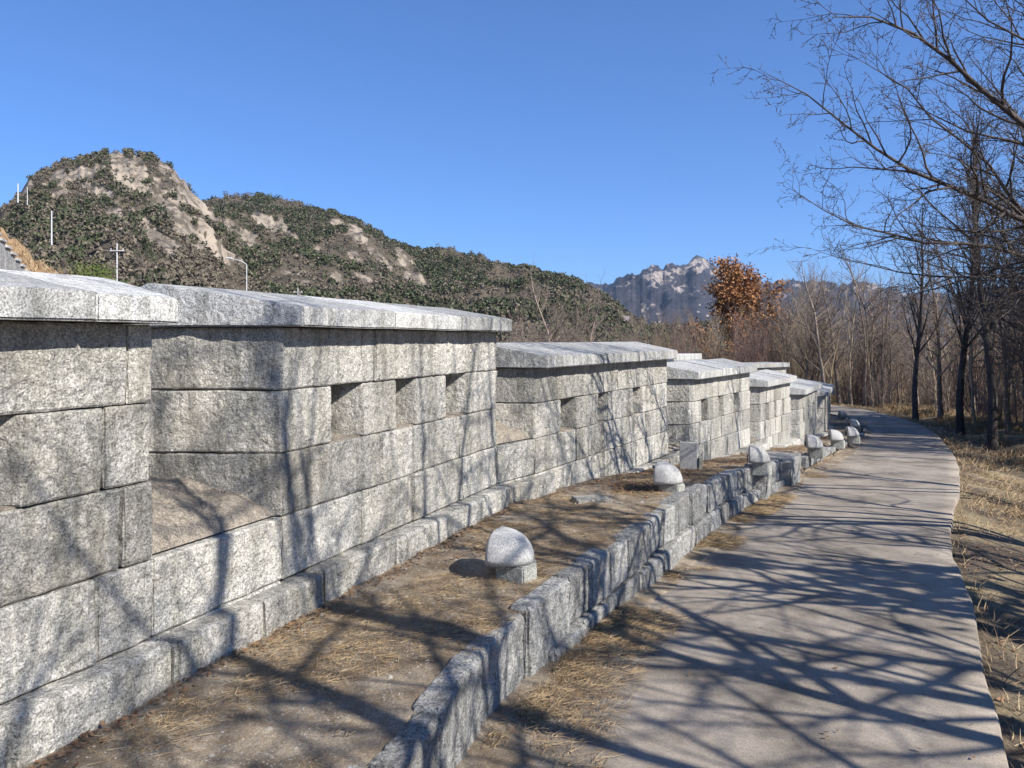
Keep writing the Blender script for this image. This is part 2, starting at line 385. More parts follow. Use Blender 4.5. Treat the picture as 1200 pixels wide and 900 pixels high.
T = .70; SP = .344
wall = empty('fortress_wall', (*MER[0][0], z_bench(0)))
tag(wall, 'long grey granite battlement wall curving away left of the path', 'wall')
rng = random.Random(5)
def frame(i):
    p0, p1, zc, sill = MER[i]; p0 = np.array(p0); p1 = np.array(p1); L = np.linalg.norm(p1 - p0); d = (p1 - p0) / L
    return p0, p1, L, d, np.array([-d[1], d[0]])
JO = {0: dict(r1=[-2.0 + 3.6, -.9 + 3.6, 3.6 - .15 + .485 - .15 - .6, 3.47], r2=[1.2, 2.2], holes=[(.75, 1.05), (1.75, 2.05), (2.77, 3.068)], r3=[.9, 2.0, 2.75, 3.46], r4=[.7, 1.5, 2.4, 3.345]),
      1: dict(r1=[.84, 1.58, 2.60], holes=[(.423, .713), (1.09, 1.344), (1.773, 2.124)], r3=[.907, 1.288, 1.993], r4=[.696, 1.297, 2.02]),
      2: dict(r1=[1.03, 1.95, 2.75], holes=[(.53, .89), (1.40, 1.69), (2.42, 2.75)], r3=[.47, .87, 1.58, 2.44, 2.86], r4=[.75, 1.56, 2.53, 2.83])}
JO[0]['r1'] = [.9, 1.9, 3.48]; JO[0]['r2s'] = [3.38]
NM = len(MER)
for i in range(NM):
    p0, p1, L, d, q = frame(i); zc, sill = MER[i][2], MER[i][3]
    seg = .028 if i < 2 else (.05 if i == 2 else .15)
    amp = (.011 if i < 2 else .012)
    J = JO.get(i)
    if J is None:
        k = L / 2.9
        hs = [(.50 * k, .78 * k), (1.27 * k, 1.5 * k), (2.04 * k, 2.27 * k)]
        J = dict(r1=[.55 * k, 1.25 * k, 1.9 * k, 2.35 * k], holes=hs, r3=[.42 * k, .9 * k, 1.4 * k, 2.0 * k, 2.5 * k], r4=[.6 * k, 1.1 * k, 1.7 * k, 2.2 * k])
    # gap before and after -> where the splay stops
    def gapw(a, b_): return np.linalg.norm(np.array(a) - np.array(b_))
    gl = gapw(MER[i - 1][1], p0) if i else 1.; gr = gapw(p1, MER[i + 1][0]) if i < NM - 1 else .7
    tl = min(T, max(.05, (gl - .14) / 2 / SP)); tr = min(T, max(.05, (gr - .14) / 2 / SP))
    at = lambda t, dep: p0 + d * t + q * dep
    # core of the merlon: dark mortar behind the joints
    core_plan = [at(.03, .03), at(L - .03, .03), at(L + SP * tr - .04, tr), at(L + SP * tr - .04, T - .03), at(-SP * tl + .04, T - .03), at(-SP * tl + .04, tl)]
    v = [(*p, zc - 1.62) for p in core_plan] + [(*p, zc - .305) for p in core_plan]
    # keep the core below the loopholes' row; the row above is solid stone
    cz = zc - .62
    v = [(*p, zc - 1.62) for p in core_plan] + [(*p, cz) for p in core_plan]
    nP = len(core_plan); F = [tuple(range(nP, 2 * nP)), tuple(range(nP))[::-1]] + [(k, (k + 1) % nP, nP + (k + 1) % nP, nP + k) for k in range(nP)]
    mer = solid('merlon', v, F, M['core'], wall)
    def row(z0, z1, joints, lefts, rights, par=mer):
        ts = [0] + list(joints) + [L]
        for a, b_ in zip(ts[:-1], ts[1:]):
            a_first, b_last = a == 0, b_ == L
            off = rng.uniform(-.004, .005)
            pl = [at(a, off), at(b_, off)]
            if b_last and rights: pl += [at(b_ + SP * tr, tr)] + ([at(b_ + SP * tr, T)] if tr < T - .02 else [])
            else: pl += [at(b_, T)]
            if a_first and lefts: pl += ([at(a - SP * tl, T)] if tl < T - .02 else []) + [at(a - SP * tl, tl)]
            else: pl += [at(a, T)]
            stone('stone_block', pl, z0, z1, M['granite'], par, amp, seg)
    row(zc - .30, zc, J['r1'], True, True)
    # row with loopholes
    edges = [0] + [x for h in J['holes'] for x in h] + [L]
    for k in range(0, len(edges), 2):
        a, b_ = edges[k], edges[k + 1]
        parts = [(a, b_)]
        if i == 0 and k == len(edges) - 2: parts = [(a, 3.38), (3.38, b_)]
        for (a2, b2) in parts:
            w0 = (edges[k] - edges[k - 1]) if k else 0; w1 = (edges[k + 2] - edges[k + 1]) if k + 2 < len(edges) else 0
            off = rng.uniform(-.006, .008); pl = [at(a2, off), at(b2, off)]
            if b2 == b_:
                if k + 2 < len(edges): t_ = (w1 - .06) / 2 / SP; pl += [at(b2 + SP * t_, t_), at(b2 + SP * t_, T)]
                else: pl += [at(b2 + SP * tr, tr)] + ([at(b2 + SP * tr, T)] if tr < T - .02 else [])
            else: pl += [at(b2, T)]
            if a2 == a:
                if k: t_ = (w0 - .06) / 2 / SP; pl += [at(a2 - SP * t_, T), at(a2 - SP * t_, t_)]
                else: pl += ([at(a2 - SP * tl, T)] if tl < T - .02 else []) + [at(a2 - SP * tl, tl)]
            else: pl += [at(a2, T)]
            stone('stone_block', pl, zc - .60, zc - .30, M['granite'], mer, amp, seg)
    for a, b_ in J['holes']:
        A, B, A2, B2 = at(a - .01, .03), at(b_ + .01, .03), at(a + (b_ - a) * .3, .45), at(b_ - (b_ - a) * .3, .45)
        z0 = zc - .61
        v = [(*A, z0), (*B, z0), (*B2, z0), (*A2, z0), (*A, z0 + .015), (*B, z0 + .015), (*B2, z0 + .05), (*A2, z0 + .05)]
        solid('loophole_sill', v, [(3, 2, 1, 0), (4, 5, 6, 7), (0, 1, 5, 4), (1, 2, 6, 5), (2, 3, 7, 6), (3, 0, 4, 7)], M['mortar'], mer)
    low3 = sill > zc - .75      # crenel sill above the third row here
    row(zc - .90, zc - .60, J['r3'], not low3, sill < zc - .75 if i != 1 else True)
    row(zc - 1.20, zc - .90, J['r4'], False, False, wall)
    # lower courses of the crenel before this merlon
    if i:
        a, b_ = np.array(MER[i - 1][1]), p0; dd = unit(b_ - a); qq = np.array([-dd[1], dd[0]])
        zt = sill; zpv = MER[i - 1][2]
        while zt > float(z_bench(p0[1])) - .25:
            zb = zt - .30
            # where the next merlon's rows already reach
            stone('stone_block', boxpts(a + dd * .0, b_ - dd * 0, qq, .0, .69), zb, zt, M['granite'], wall, amp, seg)
            zt = zb
        # sloping mortar sill
        e1 = 1.0
        fr = [a + qq * .04 + dd * .0, b_ + qq * .04]; bk = [a + qq * .66 + dd * .05, b_ + qq * .66 - dd * .05]
        rise = .26 if i < 3 else .12
        nu_, nv_ = (22, 18) if i < 4 else (4, 4)
        uu, vv = np.meshgrid(np.linspace(0, 1, nu_), np.linspace(0, 1, nv_), indexing='ij')
        f0, f1, k0, k1 = [np.array(x) for x in (fr[0], fr[1], bk[0], bk[1])]
        XY = (f0 * (1 - uu[..., None]) + f1 * uu[..., None]) * (1 - vv[..., None]) + (k0 * (1 - uu[..., None]) + k1 * uu[..., None]) * vv[..., None]
        zz = sill + .006 + (rise - .006) * np.sqrt(vv + .0001) * (1 - .25 * uu) + .018 * fbm(XY[..., 0] * 7, XY[..., 1] * 7, 0, 33, 4, .65) * np.minimum(1, vv * 8)
        solid('crenel_sill', np.concatenate([XY, zz[..., None]], -1).reshape(-1, 3), [tuple(f_) for f_ in grid_faces(nu_, nv_).tolist()], M['mortar'], wall)
    # capstones: gabled slabs
    cj = {0: [.95, 2.1, 3.24], 1: [.85, 1.75], 2: [1.1, 2.3]}.get(i, [L * .36, L * .7])
    ts = [-.05] + cj + [L + .05]
    for a, b_ in zip(ts[:-1], ts[1:]):
        ov = .12; th = .10 + rng.uniform(-.004, .004); rd = .58 if i == 1 else .50; rz = .21
        def ed(t, side, dep):
            if t < 0: return at(t - SP * min(max(dep, -.12), tl + .1), dep)
            if t > L: return at(t + SP * min(max(dep, -.12), tr), dep)
            return at(t + (.0015 if side else -.0015) * 1, dep)
        pts = []
        jz = rng.uniform(-.004, .003)
        for t, s_ in ((a, 1), (b_, 0)):
            for dep, zz in ((-ov, (0, th)), (rd, (0, rz)), (T + .16, (0, th))):
                p = ed(t, s_, dep)
                for z in zz: pts.append((*p, zc + .002 + z + (jz if z else 0)))
        bm = bmesh.new()
        for p in pts: bm.verts.new(p)
        r = bmesh.ops.convex_hull(bm, input=bm.verts[:])
        bmesh.ops.delete(bm, geom=[g for g in r['geom_interior'] if isinstance(g, bmesh.types.BMVert)], context='VERTS')
        bmesh.ops.dissolve_limit(bm, angle_limit=.02, verts=bm.verts[:], edges=bm.edges[:])
        bmesh.ops.bevel(bm, geom=bm.edges[:], offset=.007, segments=2, affect='EDGES', clamp_overlap=True)
        bmesh.ops.triangulate(bm, faces=bm.faces[:])
        for _ in range(2 if i < 3 else 0):
            bmesh.ops.subdivide_edges(bm, edges=[e_ for e_ in bm.edges if e_.calc_length() > .09], cuts=1, use_grid_fill=False)
            bmesh.ops.triangulate(bm, faces=bm.faces[:])
        vv = np.array([x.co[:] for x in bm.verts]); ff = [tuple(x.index for x in f.verts) for f in bm.faces]; bm.free()
        dn = .003 * fbm(vv[:, 0] * 12, vv[:, 1] * 12, vv[:, 2] * 12, 70 + i, 3)
        vv[:, :2] -= q * dn[:, None]; vv[:, 2] += dn * .8
        solid('capstone', vv, ff, M['cap'], mer)
# footing course along the wall foot
def footing(pA, pB, zt, h, out=.10):
    pA, pB = np.array(pA), np.array(pB); L = np.linalg.norm(pB - pA); d = (pB - pA) / L; q = np.array([-d[1], d[0]]); t = 0
    while t < L - .05:
        w = min(rng.uniform(.45, .95), L - t)
        if L - t - w < .25: w = L - t
        o_ = out + rng.uniform(-.02, .015)
        stone('footing_stone', boxpts(pA + d * t, pA + d * (t + w), q, -o_, .10), zt - h, zt + rng.uniform(-.012, .004), M['granite'], wall, .013, .06 if pA[1] < 8 else .12, .016)
        t += w
footing(MER[0][0], MER[1][1], -1.14, .34); footing(MER[1][1], (.30, 6.9), -1.15, .34)
footing((.30, 6.9), MER[2][1], -1.44, .3); footing(MER[2][1], MER[3][0], -1.45, .3)
footing(MER[3][0], MER[3][1], -1.69, .3, .14); footing(MER[3][1], MER[4][0], -1.72, .3, .16); footing(MER[4][0], MER[4][1], -1.88, .4, .20)
footing(MER[4][1], MER[5][0], -1.98, .3, .22); footing(MER[5][0], MER[5][1], -2.12, .3, .16); footing(MER[5][1], MER[6][0], -2.2, .3, .16); footing(MER[6][0], MER[6][1], -2.38, .3, .12)
footing(MER[6][1], MER[7][0], -2.5, .3); footing(MER[7][0], MER[7][1], -2.6, .3)

# two wall piers of the outer leg seen over the caps
for (pa, pb, yt, Y, lab) in ((790, 823, 415.5, 12.2, 'small pale capped pier behind the second gap in the wall'), (868, 926, 426.5, 17.2, 'pale flat-capped wall pier just behind the fourth battlement')):
    A = U(pa, yt, Y); B = U(pb, yt + 4, Y + 1.2)
    pr = empty('wall_pier', (A[0], A[1], -5.0)); tag(pr, lab, 'wall')
    d = unit(B[:2] - A[:2]); q = np.array([-d[1], d[0]]); L = np.linalg.norm(B[:2] - A[:2])
    zt = A[2]
    stone('capstone', boxpts(A[:2], B[:2], q, 0, .7), zt - .11, zt, M['cap'], pr, .004, .3, .01)
    for r_ in range(5):
        zz = zt - .11 - .3 * r_
        for k in range(3): stone('stone_block', boxpts(A[:2] + d * L * k / 3, A[:2] + d * L * (k + 1) / 3, q, .1, .6), zz - .3, zz, M['granite'], pr, .01, .3)
    stone('base', boxpts(A[:2], B[:2], q, .05, .65), -5.3, zz - .3, M['granite'], pr, .01, .6)

# ------------------------------------------------------------------ kerb (retaining edge of the soil bench)
kerb = empty('retaining_kerb', (0, 3.3, float(z_path(3.3))))
tag(kerb, 'rough blue-grey granite kerb holding the soil bench beside the path', 'kerb')
KL = resample(PLp[2:18], .02); KL = KL[(KL[:, 1] > -1.5) & (KL[:, 1] < 27)]
kd = np.r_[0, np.cumsum(np.hypot(*np.diff(KL, axis=0).T))]
kp = lambda s_: np.array([np.interp(s_, kd, KL[:, 0]), np.interp(s_, kd, KL[:, 1])])
s_ = 0; k = 0
kr = random.Random(11)
while s_ < kd[-1] - .5:
    w = kr.uniform(.30, .58); a, b_ = kp(s_), kp(s_ + w); Y = a[1]
    d = unit(b_ - a); q = np.array([-d[1], d[0]])
    zb = float(z_bench(Y)); zp = float(z_path(Y))
    s_ += w; k += 1
    if Y > 10.4 and kr.random() < (.30 if Y < 16 else .45): continue
    near = Y < 8
    back = kr.uniform(-.022, .018)
    top = zb + kr.uniform(-.004, .014) - (kr.uniform(0, .12) if Y > 10.4 else 0)
    stone('kerb_stone', boxpts(a, b_, q, .05 + back, .05 + back + kr.uniform(.11, .15)), (max(zp - .02, zb - .36) + .085) if Y > 3.9 else zp - .06, top, M['kerb'], kerb, .013, .028 if near else .12, .016, .005, lowf=.55)
ls = 0
while ls < kd[-1] - .6:
    w = kr.uniform(.35, .7); a, b_ = kp(ls), kp(ls + w); d = unit(b_ - a); q = np.array([-d[1], d[0]]); Y = a[1]; ls += w
    if Y > 10.4: break
    if Y < 3.9 or kr.random() < .3: continue
    zp = float(z_path(Y)); stone('kerb_base', boxpts(a, b_, q, .012 + kr.uniform(-.012, .02), .2), zp - .06, max(zp - .02, float(z_bench(Y)) - .36) + .082, M['kerb'], kerb, .014, .08, .018)
# big squared block that ends the high part of the kerb, and loose ones beyond
for (X, Y, wx, wy, h, yaw) in ((3.72, 11.1, .50, .75, .36, -.5), (3.0, 9.65, .3, .55, .34, -.45)):
    c_, s2 = math.cos(yaw), math.sin(yaw); pl = [(X + c_ * x - s2 * y, Y + s2 * x + c_ * y) for x, y in ((-wx / 2, -wy / 2), (wx / 2, -wy / 2), (wx / 2, wy / 2), (-wx / 2, wy / 2))]
    stone('kerb_stone', pl, float(z_path(Y)) - .05, float(z_bench(Y)) + .05, M['kerb'], kerb, .03, .08, .03)
# flush step stone in the bench
X, Y = .64, 6.35
stp = stone('step_stone', [(X - .13, Y - .05), (X + .16, Y + .02), (X + .1, Y + .22), (X - .16, Y + .16)], -1.45, -1.275, M['granite'], None, .008, .06, .012)
tag(stp, 'small flat grey stone set flush in the soil bench near the wall corner', 'stone')

# soil bench
ys = np.concatenate([np.arange(-2.5, 12, .06), np.arange(12, 30, .12)]); nx = 26
V = np.zeros((nx, len(ys), 3))
kx = np.interp(ys, KL[:, 1], KL[:, 0]); kx = np.where(ys > 27, PL(ys), kx)
wx = WL(ys) - .1
for i in range(nx):
    t = i / (nx - 1); x = wx * (1 - t) + (kx - .105) * t
    z = z_bench(ys) + .016 * fbm(x * 3, ys * 3, 0, 21, 4) + .02 * (1 - sstep(t, 0, .12)) * vnoise(x * 2, ys * 2, 0, 8) - .014 * sstep(t, .93, 1.)
    z = z - sstep(ys, 10.3, 12) * (.20 * sstep(t, .72, 1.)) 
    if i == nx - 1: z = z - .1 * sstep(ys, 10.3, 11)
    V[i, :, 0] = x; V[i, :, 1] = ys; V[i, :, 2] = z
struct(link('soil_bench', mesh_np('soil_bench', V.reshape(-1, 3), grid_faces(nx, len(ys))), M['soil'], smooth=True))
def zsoil(x, y):
    t = (x - (WL(y) - .1)) / np.maximum(.05, (np.interp(y, KL[:, 1], KL[:, 0]) - .1) - (WL(y) - .1))
    return z_bench(y) + .016 * fbm(x * 3, y * 3, 0, 21, 4) - sstep(y, 10.3, 12) * .2 * sstep(t, .72, 1.) - .012 * sstep(t, .85, 1)

# ------------------------------------------------------------------ dome lamps on the bench
def dome_mesh():
    R = .172; V = []; nu, nv = 20, 10
    for i in range(nu + 1):
        a = -math.pi / 2 - .22 + (math.pi + .44) * i / nu
        for j in range(nv + 1):
            e = math.pi / 2 * j / nv
            ce, se = math.cos(e) ** .70, math.sin(e) ** .9; ce = ce; x, y, z = math.cos(a) * ce + .0, math.sin(a) * ce, se; x -= .06 * se * se if x > -.5 else .0
            x = x * 1.28 if x > 0 else x * .72
            V.append((x * R, y * R * .98, z * R * 1.1))
    F = [tuple(f) for f in grid_faces(nu + 1, nv + 1).tolist()]
    nb = nv + 1
    F.append(tuple(i * nb for i in range(nu + 1))[::-1])                     # underside
    F.append(tuple([nu * nb + j for j in range(nv + 1)]) + tuple(j for j in range(nv - 1, -1, -1)))  # flat mouth
    V = np.array(V)
    return V, F
dv, df = dome_mesh()
def dome_lamp(X, Y, yaw, lab, sc=1., first=[None]):
    z = float(z_bench(Y)) - .005
    r = empty('dome_lamp', (X, Y, z)); tag(r, lab, 'lamp', 'stone dome lamps set along the bench')
    r.rotation_euler = (0, 0, yaw); r.scale = (sc,) * 3
    if first[0] is None:
        me = mesh_np('hood', dv - [0.03, 0, 0], [f for f in df]); me.materials.append(M['lampstone'])
        bm = bmesh.new(); bm.from_mesh(me); bmesh.ops.remove_doubles(bm, verts=bm.verts[:], dist=.0005); bmesh.ops.recalc_face_normals(bm, faces=bm.faces[:])
        bmesh.ops.bevel(bm, geom=[e for e in bm.edges if len(e.link_faces) == 2 and e.calc_face_angle(0) > .9], offset=.006, segments=2, affect='EDGES'); bm.to_mesh(me); bm.free()
        for p in me.polygons: p.use_smooth = len(p.vertices) <= 4
        pm = bpy.data.meshes.new('pedestal'); bm = bmesh.new()
        pv = [(-.02, -.095), (.17, -.115), (.215, 0), (.17, .115), (-.02, .095)]
        b0 = [bm.verts.new((x, y, -.06)) for x, y in pv]; b1 = [bm.verts.new((x * .98, y * .98, .088)) for x, y in pv]
        bm.faces.new(b0[::-1]); bm.faces.new(b1)
        for k_ in range(5): bm.faces.new((b0[k_], b0[(k_ + 1) % 5], b1[(k_ + 1) % 5], b1[k_]))
        bmesh.ops.bevel(bm, geom=bm.edges[:], offset=.008, segments=2, affect='EDGES'); bm.to_mesh(pm); bm.free(); pm.materials.append(M['pedestal'])
        gm = bpy.data.meshes.new('light_face'); bm = bmesh.new()
        bmesh.ops.create_cone(bm, cap_ends=True, segments=20, radius1=.06, radius2=.06, depth=.012)
        for v_ in bm.verts: v_.co = (-.072 + v_.co.z, v_.co.x, v_.co.y * .6 + .05)
        bm.to_mesh(gm); bm.free(); gm.materials.append(M['glass'])
        first[0] = (me, pm, gm)
    for nm, me_, zz in (('hood', first[0][0], .09), ('pedestal', first[0][1], 0), ('light_face', first[0][2], .09)):
        o = bpy.data.objects.new(nm, me_); C.objects.link(o); o.parent = r; o.location = (0, 0, zz)
    return r
dy = math.atan2(-.37, .93)
dome_lamp(-.045, 4.42, dy, 'nearest and largest pale granite dome lamp on a low stone foot', .92)
dome_lamp(1.33, 7.02, dy, 'second dome lamp, beside brown leaf litter in front of the small upright slab', .94)
dome_lamp(2.83, 9.30, dy + .1, 'third dome lamp, past the small upright slab and before the big kerb block', .98)
dome_lamp(4.65, 12.4, dy + .15, 'fourth dome lamp from the camera, just behind the big squared kerb block', 1.05)
dome_lamp(6.10, 15.1, dy + .15, 'fifth dome lamp, close to the foot of the wall', 1.05)
dome_lamp(7.05, 16.6, dy + .2, 'dome lamp at the path edge beside low grey kerb stones', 1.05)
dome_lamp(8.95, 20.9, dy + .2, 'dome lamp at the path edge, next to last along the wall', 1.05)
dome_lamp(10.45, 25.2, dy + .2, 'farthest dome lamp, dark opening beside the far end of the wall', 1.05)

# small upright stone slab on the bench
X, Y = 1.98, 8.95; z = float(z_bench(Y)); sg = empty('stone_marker', (X, Y, z))
tag(sg, 'small upright smooth grey slab standing on the bench behind the second dome lamp', 'marker')
stone('slab', [(X - .10, Y - .03), (X + .09, Y - .10), (X + .115, Y - .03), (X - .075, Y + .04)], z - .05, z + .33, M['lampstone'], sg, .001, .4, .005)
stone('support_block', [(X + .095, Y - .11), (X + .145, Y - .125), (X + .17, Y + .03), (X + .12, Y + .05)], z - .05, z + .17, M['pedestal'], sg, .002, .3, .006)
stone('back_post', [(X + .05, Y + .03), (X + .13, Y + .03), (X + .13, Y + .09), (X + .05, Y + .09)], z - .05, z + .32, M['kerb'], sg, .002, .3, .006)

# ------------------------------------------------------------------ straw, litter and grass
nr = np.random.default_rng(3)
def blades(pos, yaw, pitch, L, w, curl=.3, segs=3):
    n = len(pos); t = np.linspace(0, 1, segs + 1)
    dirx = np.cos(yaw) * np.cos(pitch); diry = np.sin(yaw) * np.cos(pitch); dirz = np.sin(pitch)
    sx, sy = -np.sin(yaw), np.cos(yaw); cu = nr.uniform(-curl, curl, n) * L
    V = np.zeros((n, segs + 1, 2, 3))
    for k, tt in enumerate(t):
        off = cu * tt * tt; ww = w * (1 - .75 * tt) / 2
        cx = pos[:, 0] + dirx * L * tt + sx * off; cy = pos[:, 1] + diry * L * tt + sy * off
        cz = pos[:, 2] + dirz * L * tt - L * .25 * np.sin(pitch) * tt * tt
        for m_, sg_ in enumerate((-1, 1)):
            V[:, k, m_, 0] = cx + sg_ * sx * ww; V[:, k, m_, 1] = cy + sg_ * sy * ww; V[:, k, m_, 2] = cz + sg_ * ww * .6
    base = np.arange(n)[:, None, None] * (2 * (segs + 1)); k = np.arange(segs)[None, :, None] * 2
    F = (base + k + np.array([0, 1, 3, 2])[None, None]).reshape(-1, 4)
    return V.reshape(-1, 3), F
def scatter_straw(name, label, P, Lr, w, mat, zup=.02, pit=.12):
    n = len(P); v_, f_ = blades(P, nr.uniform(0, 6.283, n), nr.uniform(-.02, pit, n), nr.uniform(*Lr, n), nr.uniform(.6, 1.3, n) * w)
    stuff(link(name, mesh_np(name, v_, f_), mat), label, name.split('_')[-1])
def density_pts(n, yr, xf0, xf1, zf, seed, thr, fr=1.6, power=1.):
    y = yr[0] + (yr[1] - yr[0]) * nr.random(n) ** power; x = xf0(y) + (xf1(y) - xf0(y)) * nr.random(n)
    d = fbm(x * fr, y * fr, 0, seed, 3); k = d > thr + nr.normal(0, .12, n); x, y = x[k], y[k]
    return np.c_[x, y, zf(x, y)]
KX = lambda y: np.interp(y, KL[:, 1], KL[:, 0])
# straw drifts at the foot of the kerb, on the path
pp = density_pts(120000, (1.8, 12), lambda y: KX(y) - .02, lambda y: KX(y) + .40 * (1.3 - .5 * sstep(y, 3, 7)), lambda x, y: z_path(y) + nr.random(len(x)) * .035 * (1 - np.clip((x - KX(y)) / .42, 0, 1)) + .012, 31, .05, 1.7, 1.1)
pp = pp[nr.random(len(pp)) > .75 * (pp[:, 0] - KX(pp[:, 1])) / .45]
scatter_straw('straw', 'drifts of dry straw lying on the path along the kerb foot', pp, (.02, .10), .0021, M['straw'])
pp = density_pts(90000, (1.8, 14), lambda y: WL(y) + .08, lambda y: KX(y) - .1, lambda x, y: zsoil(x, y) + .004 + nr.random(len(x)) * .008, 41, .02, 2.6, 1.2)
scatter_straw('bench_straw', 'dry straw scattered over the soil bench', pp, (.015, .08), .0017, M['straw'])
def leaves(P, s):
    n = len(P); yaw = nr.uniform(0, 6.283, n); s = s * nr.uniform(.5, 1.3, n)
    a = np.array([(-1, 0, .35), (0, -.5, 0), (1, 0, .3), (0, .5, .1)]); til = nr.uniform(-.5, .5, (n, 2))
    V = np.zeros((n, 4, 3)); c_, s2 = np.cos(yaw), np.sin(yaw)
    for k in range(4):
        x, y, z = a[k]; V[:, k, 0] = P[:, 0] + s * (x * c_ - y * s2); V[:, k, 1] = P[:, 1] + s * (x * s2 + y * c_); V[:, k, 2] = P[:, 2] + s * (z + x * til[:, 0] * .4 + y * til[:, 1] + .25)
    F = (np.arange(n)[:, None] * 4 + np.arange(4)[None]); return V.reshape(-1, 3), F
pl_ = density_pts(2600, (1.8, 20), lambda y: WL(y) + .06, lambda y: KX(y) - .1, lambda x, y: zsoil(x, y), 47, .45, 1.1)
ex = []
for (cx, cy, r_, n_) in ((1.1, 7.25, .38, 1100), (1.75, 8.6, .35, 500), (2.7, 10.3, .5, 500), (3.6, 11.6, .4, 400), (5.3, 14.0, .9, 1500), (6.9, 17.2, .9, 1500), (4.3, 12.6, .7, 900), (2.2, 9.2, .5, 500), (1.5, 8.0, .6, 700), (9.8, 22.5, .9, 600), (.3, 6.85, .2, 120), (-.2, 4.9, .5, 150), (8.6, 20.5, .9, 500)):
    a = nr.normal(0, r_ * .5, (n_, 2)) + [cx, cy]; a = a[(a[:, 0] > WL(a[:, 1]) + .1) & (a[:, 0] < KX(a[:, 1]))]
    ex.append(np.c_[a, zsoil(a[:, 0], a[:, 1]) + nr.random(len(a)) * .02])
yb = 1.9 + 11 * nr.random(1500) ** 1.2; xb = WL(yb) + .12 + np.abs(nr.normal(0, .05, 1500)); ex.append(np.c_[xb, yb, zsoil(xb, yb) + nr.random(1500) * .01])
PLv = np.concatenate([pl_] + ex); v_, f_ = leaves(PLv, .014)
yp = 1.8 + 12 * nr.random(14000) ** 1.2; xp = WL(yp) + .1 + (KX(yp) - .12 - WL(yp) - .1) * nr.random(14000)
ps = nr.uniform(.0015, .006, 14000) * (1 + (nr.random(14000) > .97) * 1.6); oc = np.array([(1, 0, 0), (0, 1, 0), (-1, 0, 0), (0, -1, 0), (0, 0, .7)])
pv_ = (np.stack([xp, yp, zsoil(xp, yp)], -1)[:, None] + oc[None] * ps[:, None, None] * nr.uniform(.6, 1.3, (14000, 5, 1))).reshape(-1, 3)
pf_ = (np.arange(14000)[:, None, None] * 5 + np.array([(0, 1, 4), (1, 2, 4), (2, 3, 4), (3, 0, 4)])[None]).reshape(-1, 3)
stuff(link('gravel', mesh_np('gravel', pv_, pf_), M['grit']), 'fine grit and small pebbles on the soil bench', 'gravel')
stuff(link('leaf_litter', mesh_np('leaf_litter', v_, f_), M['litter']), 'curled brown dead leaves lying on the soil bench', 'leaves')
# a few dark bits on the path
a = np.c_[nr.random(130), nr.random(130) ** 1.3 * 14 + 2.2]; x = PL(a[:, 1]) + .3 + (PR(a[:, 1]) - PL(a[:, 1]) - .4) * a[:, 0]
v_, f_ = leaves(np.c_[x, a[:, 1], z_path(a[:, 1]) + .002], .013)
stuff(link('path_debris', mesh_np('path_debris', v_, f_), M['litter']), 'tiny dead leaves and twigs strewn on the path', 'debris')
# dry grass right of the path
def gz(x, y): return H(x, y) - .01
y = 2 + 33 * nr.random(190000) ** 1.1; s_ = nr.random(190000) ** .8 * 5.5; x = PR(y) + .03 + s_
d = fbm(x * .8, y * .8, 0, 61, 3); k = (d + .35 * sstep(s_, 1.0, 2.0) + .5 * (s_ < .12) > .02 + nr.normal(0, .15, len(x))); k &= ((x / y) < .72); x, y = x[k], y[k]
P_ = np.c_[x, y, gz(x, y)]; n_ = len(P_)
v_, f_ = blades(P_, nr.uniform(0, 6.283, n_), nr.uniform(.15, 1.1, n_), nr.uniform(.05, .17, n_) * (1 + y * .03), .0042 * (1 + y * .07), .4, 2)
stuff(link('dry_grass', mesh_np('dry_grass', v_, f_), M['straw']), 'dry matted grass on the verge right of the path', 'grass')
a = np.c_[nr.random(3500), 2.5 + 24 * nr.random(3500)]; x = PR(a[:, 1]) + .05 + 3.2 * a[:, 0]
v_, f_ = leaves(np.c_[x, a[:, 1], H(x, a[:, 1])], .022)
stuff(link('verge_leaves', mesh_np('verge_leaves', v_, f_), M['litter']), 'dead leaves on the verge right of the path', 'leaves')

# ------------------------------------------------------------------ trees
def sweep(lines, K):
    out_v, out_f, base = [], [], 0; groups = {}
    for P, r in lines: groups.setdefault(len(P), []).append((P, r))
    for n_, ls in groups.items():
        P = np.array([a for a, _ in ls], float); R = np.array([b_ for _, b_ in ls], float); Mn = len(ls)
        Tn = np.gradient(P, axis=1); Tn /= np.maximum(1e-9, np.linalg.norm(Tn, axis=-1, keepdims=True))
        up = np.zeros_like(Tn); m0 = np.abs(Tn[:, :1, 2:]).repeat(n_, 1)[..., 0] > .8; up[..., 2] = 1; up[m0] = (1, 0, 0)
        A = np.cross(Tn, up); A /= np.maximum(1e-9, np.linalg.norm(A, axis=-1, keepdims=True)); B = np.cross(Tn, A)
        th = np.arange(K) / K * 2 * math.pi
        V = P[:, :, None] + R[:, :, None, None] * (A[:, :, None] * np.cos(th)[None, None, :, None] + B[:, :, None] * np.sin(th)[None, None, :, None])
        i = np.arange(Mn)[:, None, None] * n_ * K; j = np.arange(n_ - 1)[None, :, None] * K; k = np.arange(K)[None, None]
        a = i + j + k; b_ = i + j + (k + 1) % K
        F = np.stack([a, b_, b_ + K, a + K], -1).reshape(-1, 4) + base
        out_v.append(V.reshape(-1, 3)); out_f.append(F); base += Mn * n_ * K
    return np.concatenate(out_v), np.concatenate(out_f)
def join(parts):
    vs, fs, b_ = [], [], 0
    for v_, f_ in parts: vs.append(v_); fs.append(f_ + b_); b_ += len(v_)
    return np.concatenate(vs), np.concatenate(fs)
NP = [12, 8, 6, 4, 3]
def perp(d, rg):
    a = rg.normal(size=3); a -= d * (a @ d); return a / np.linalg.norm(a)
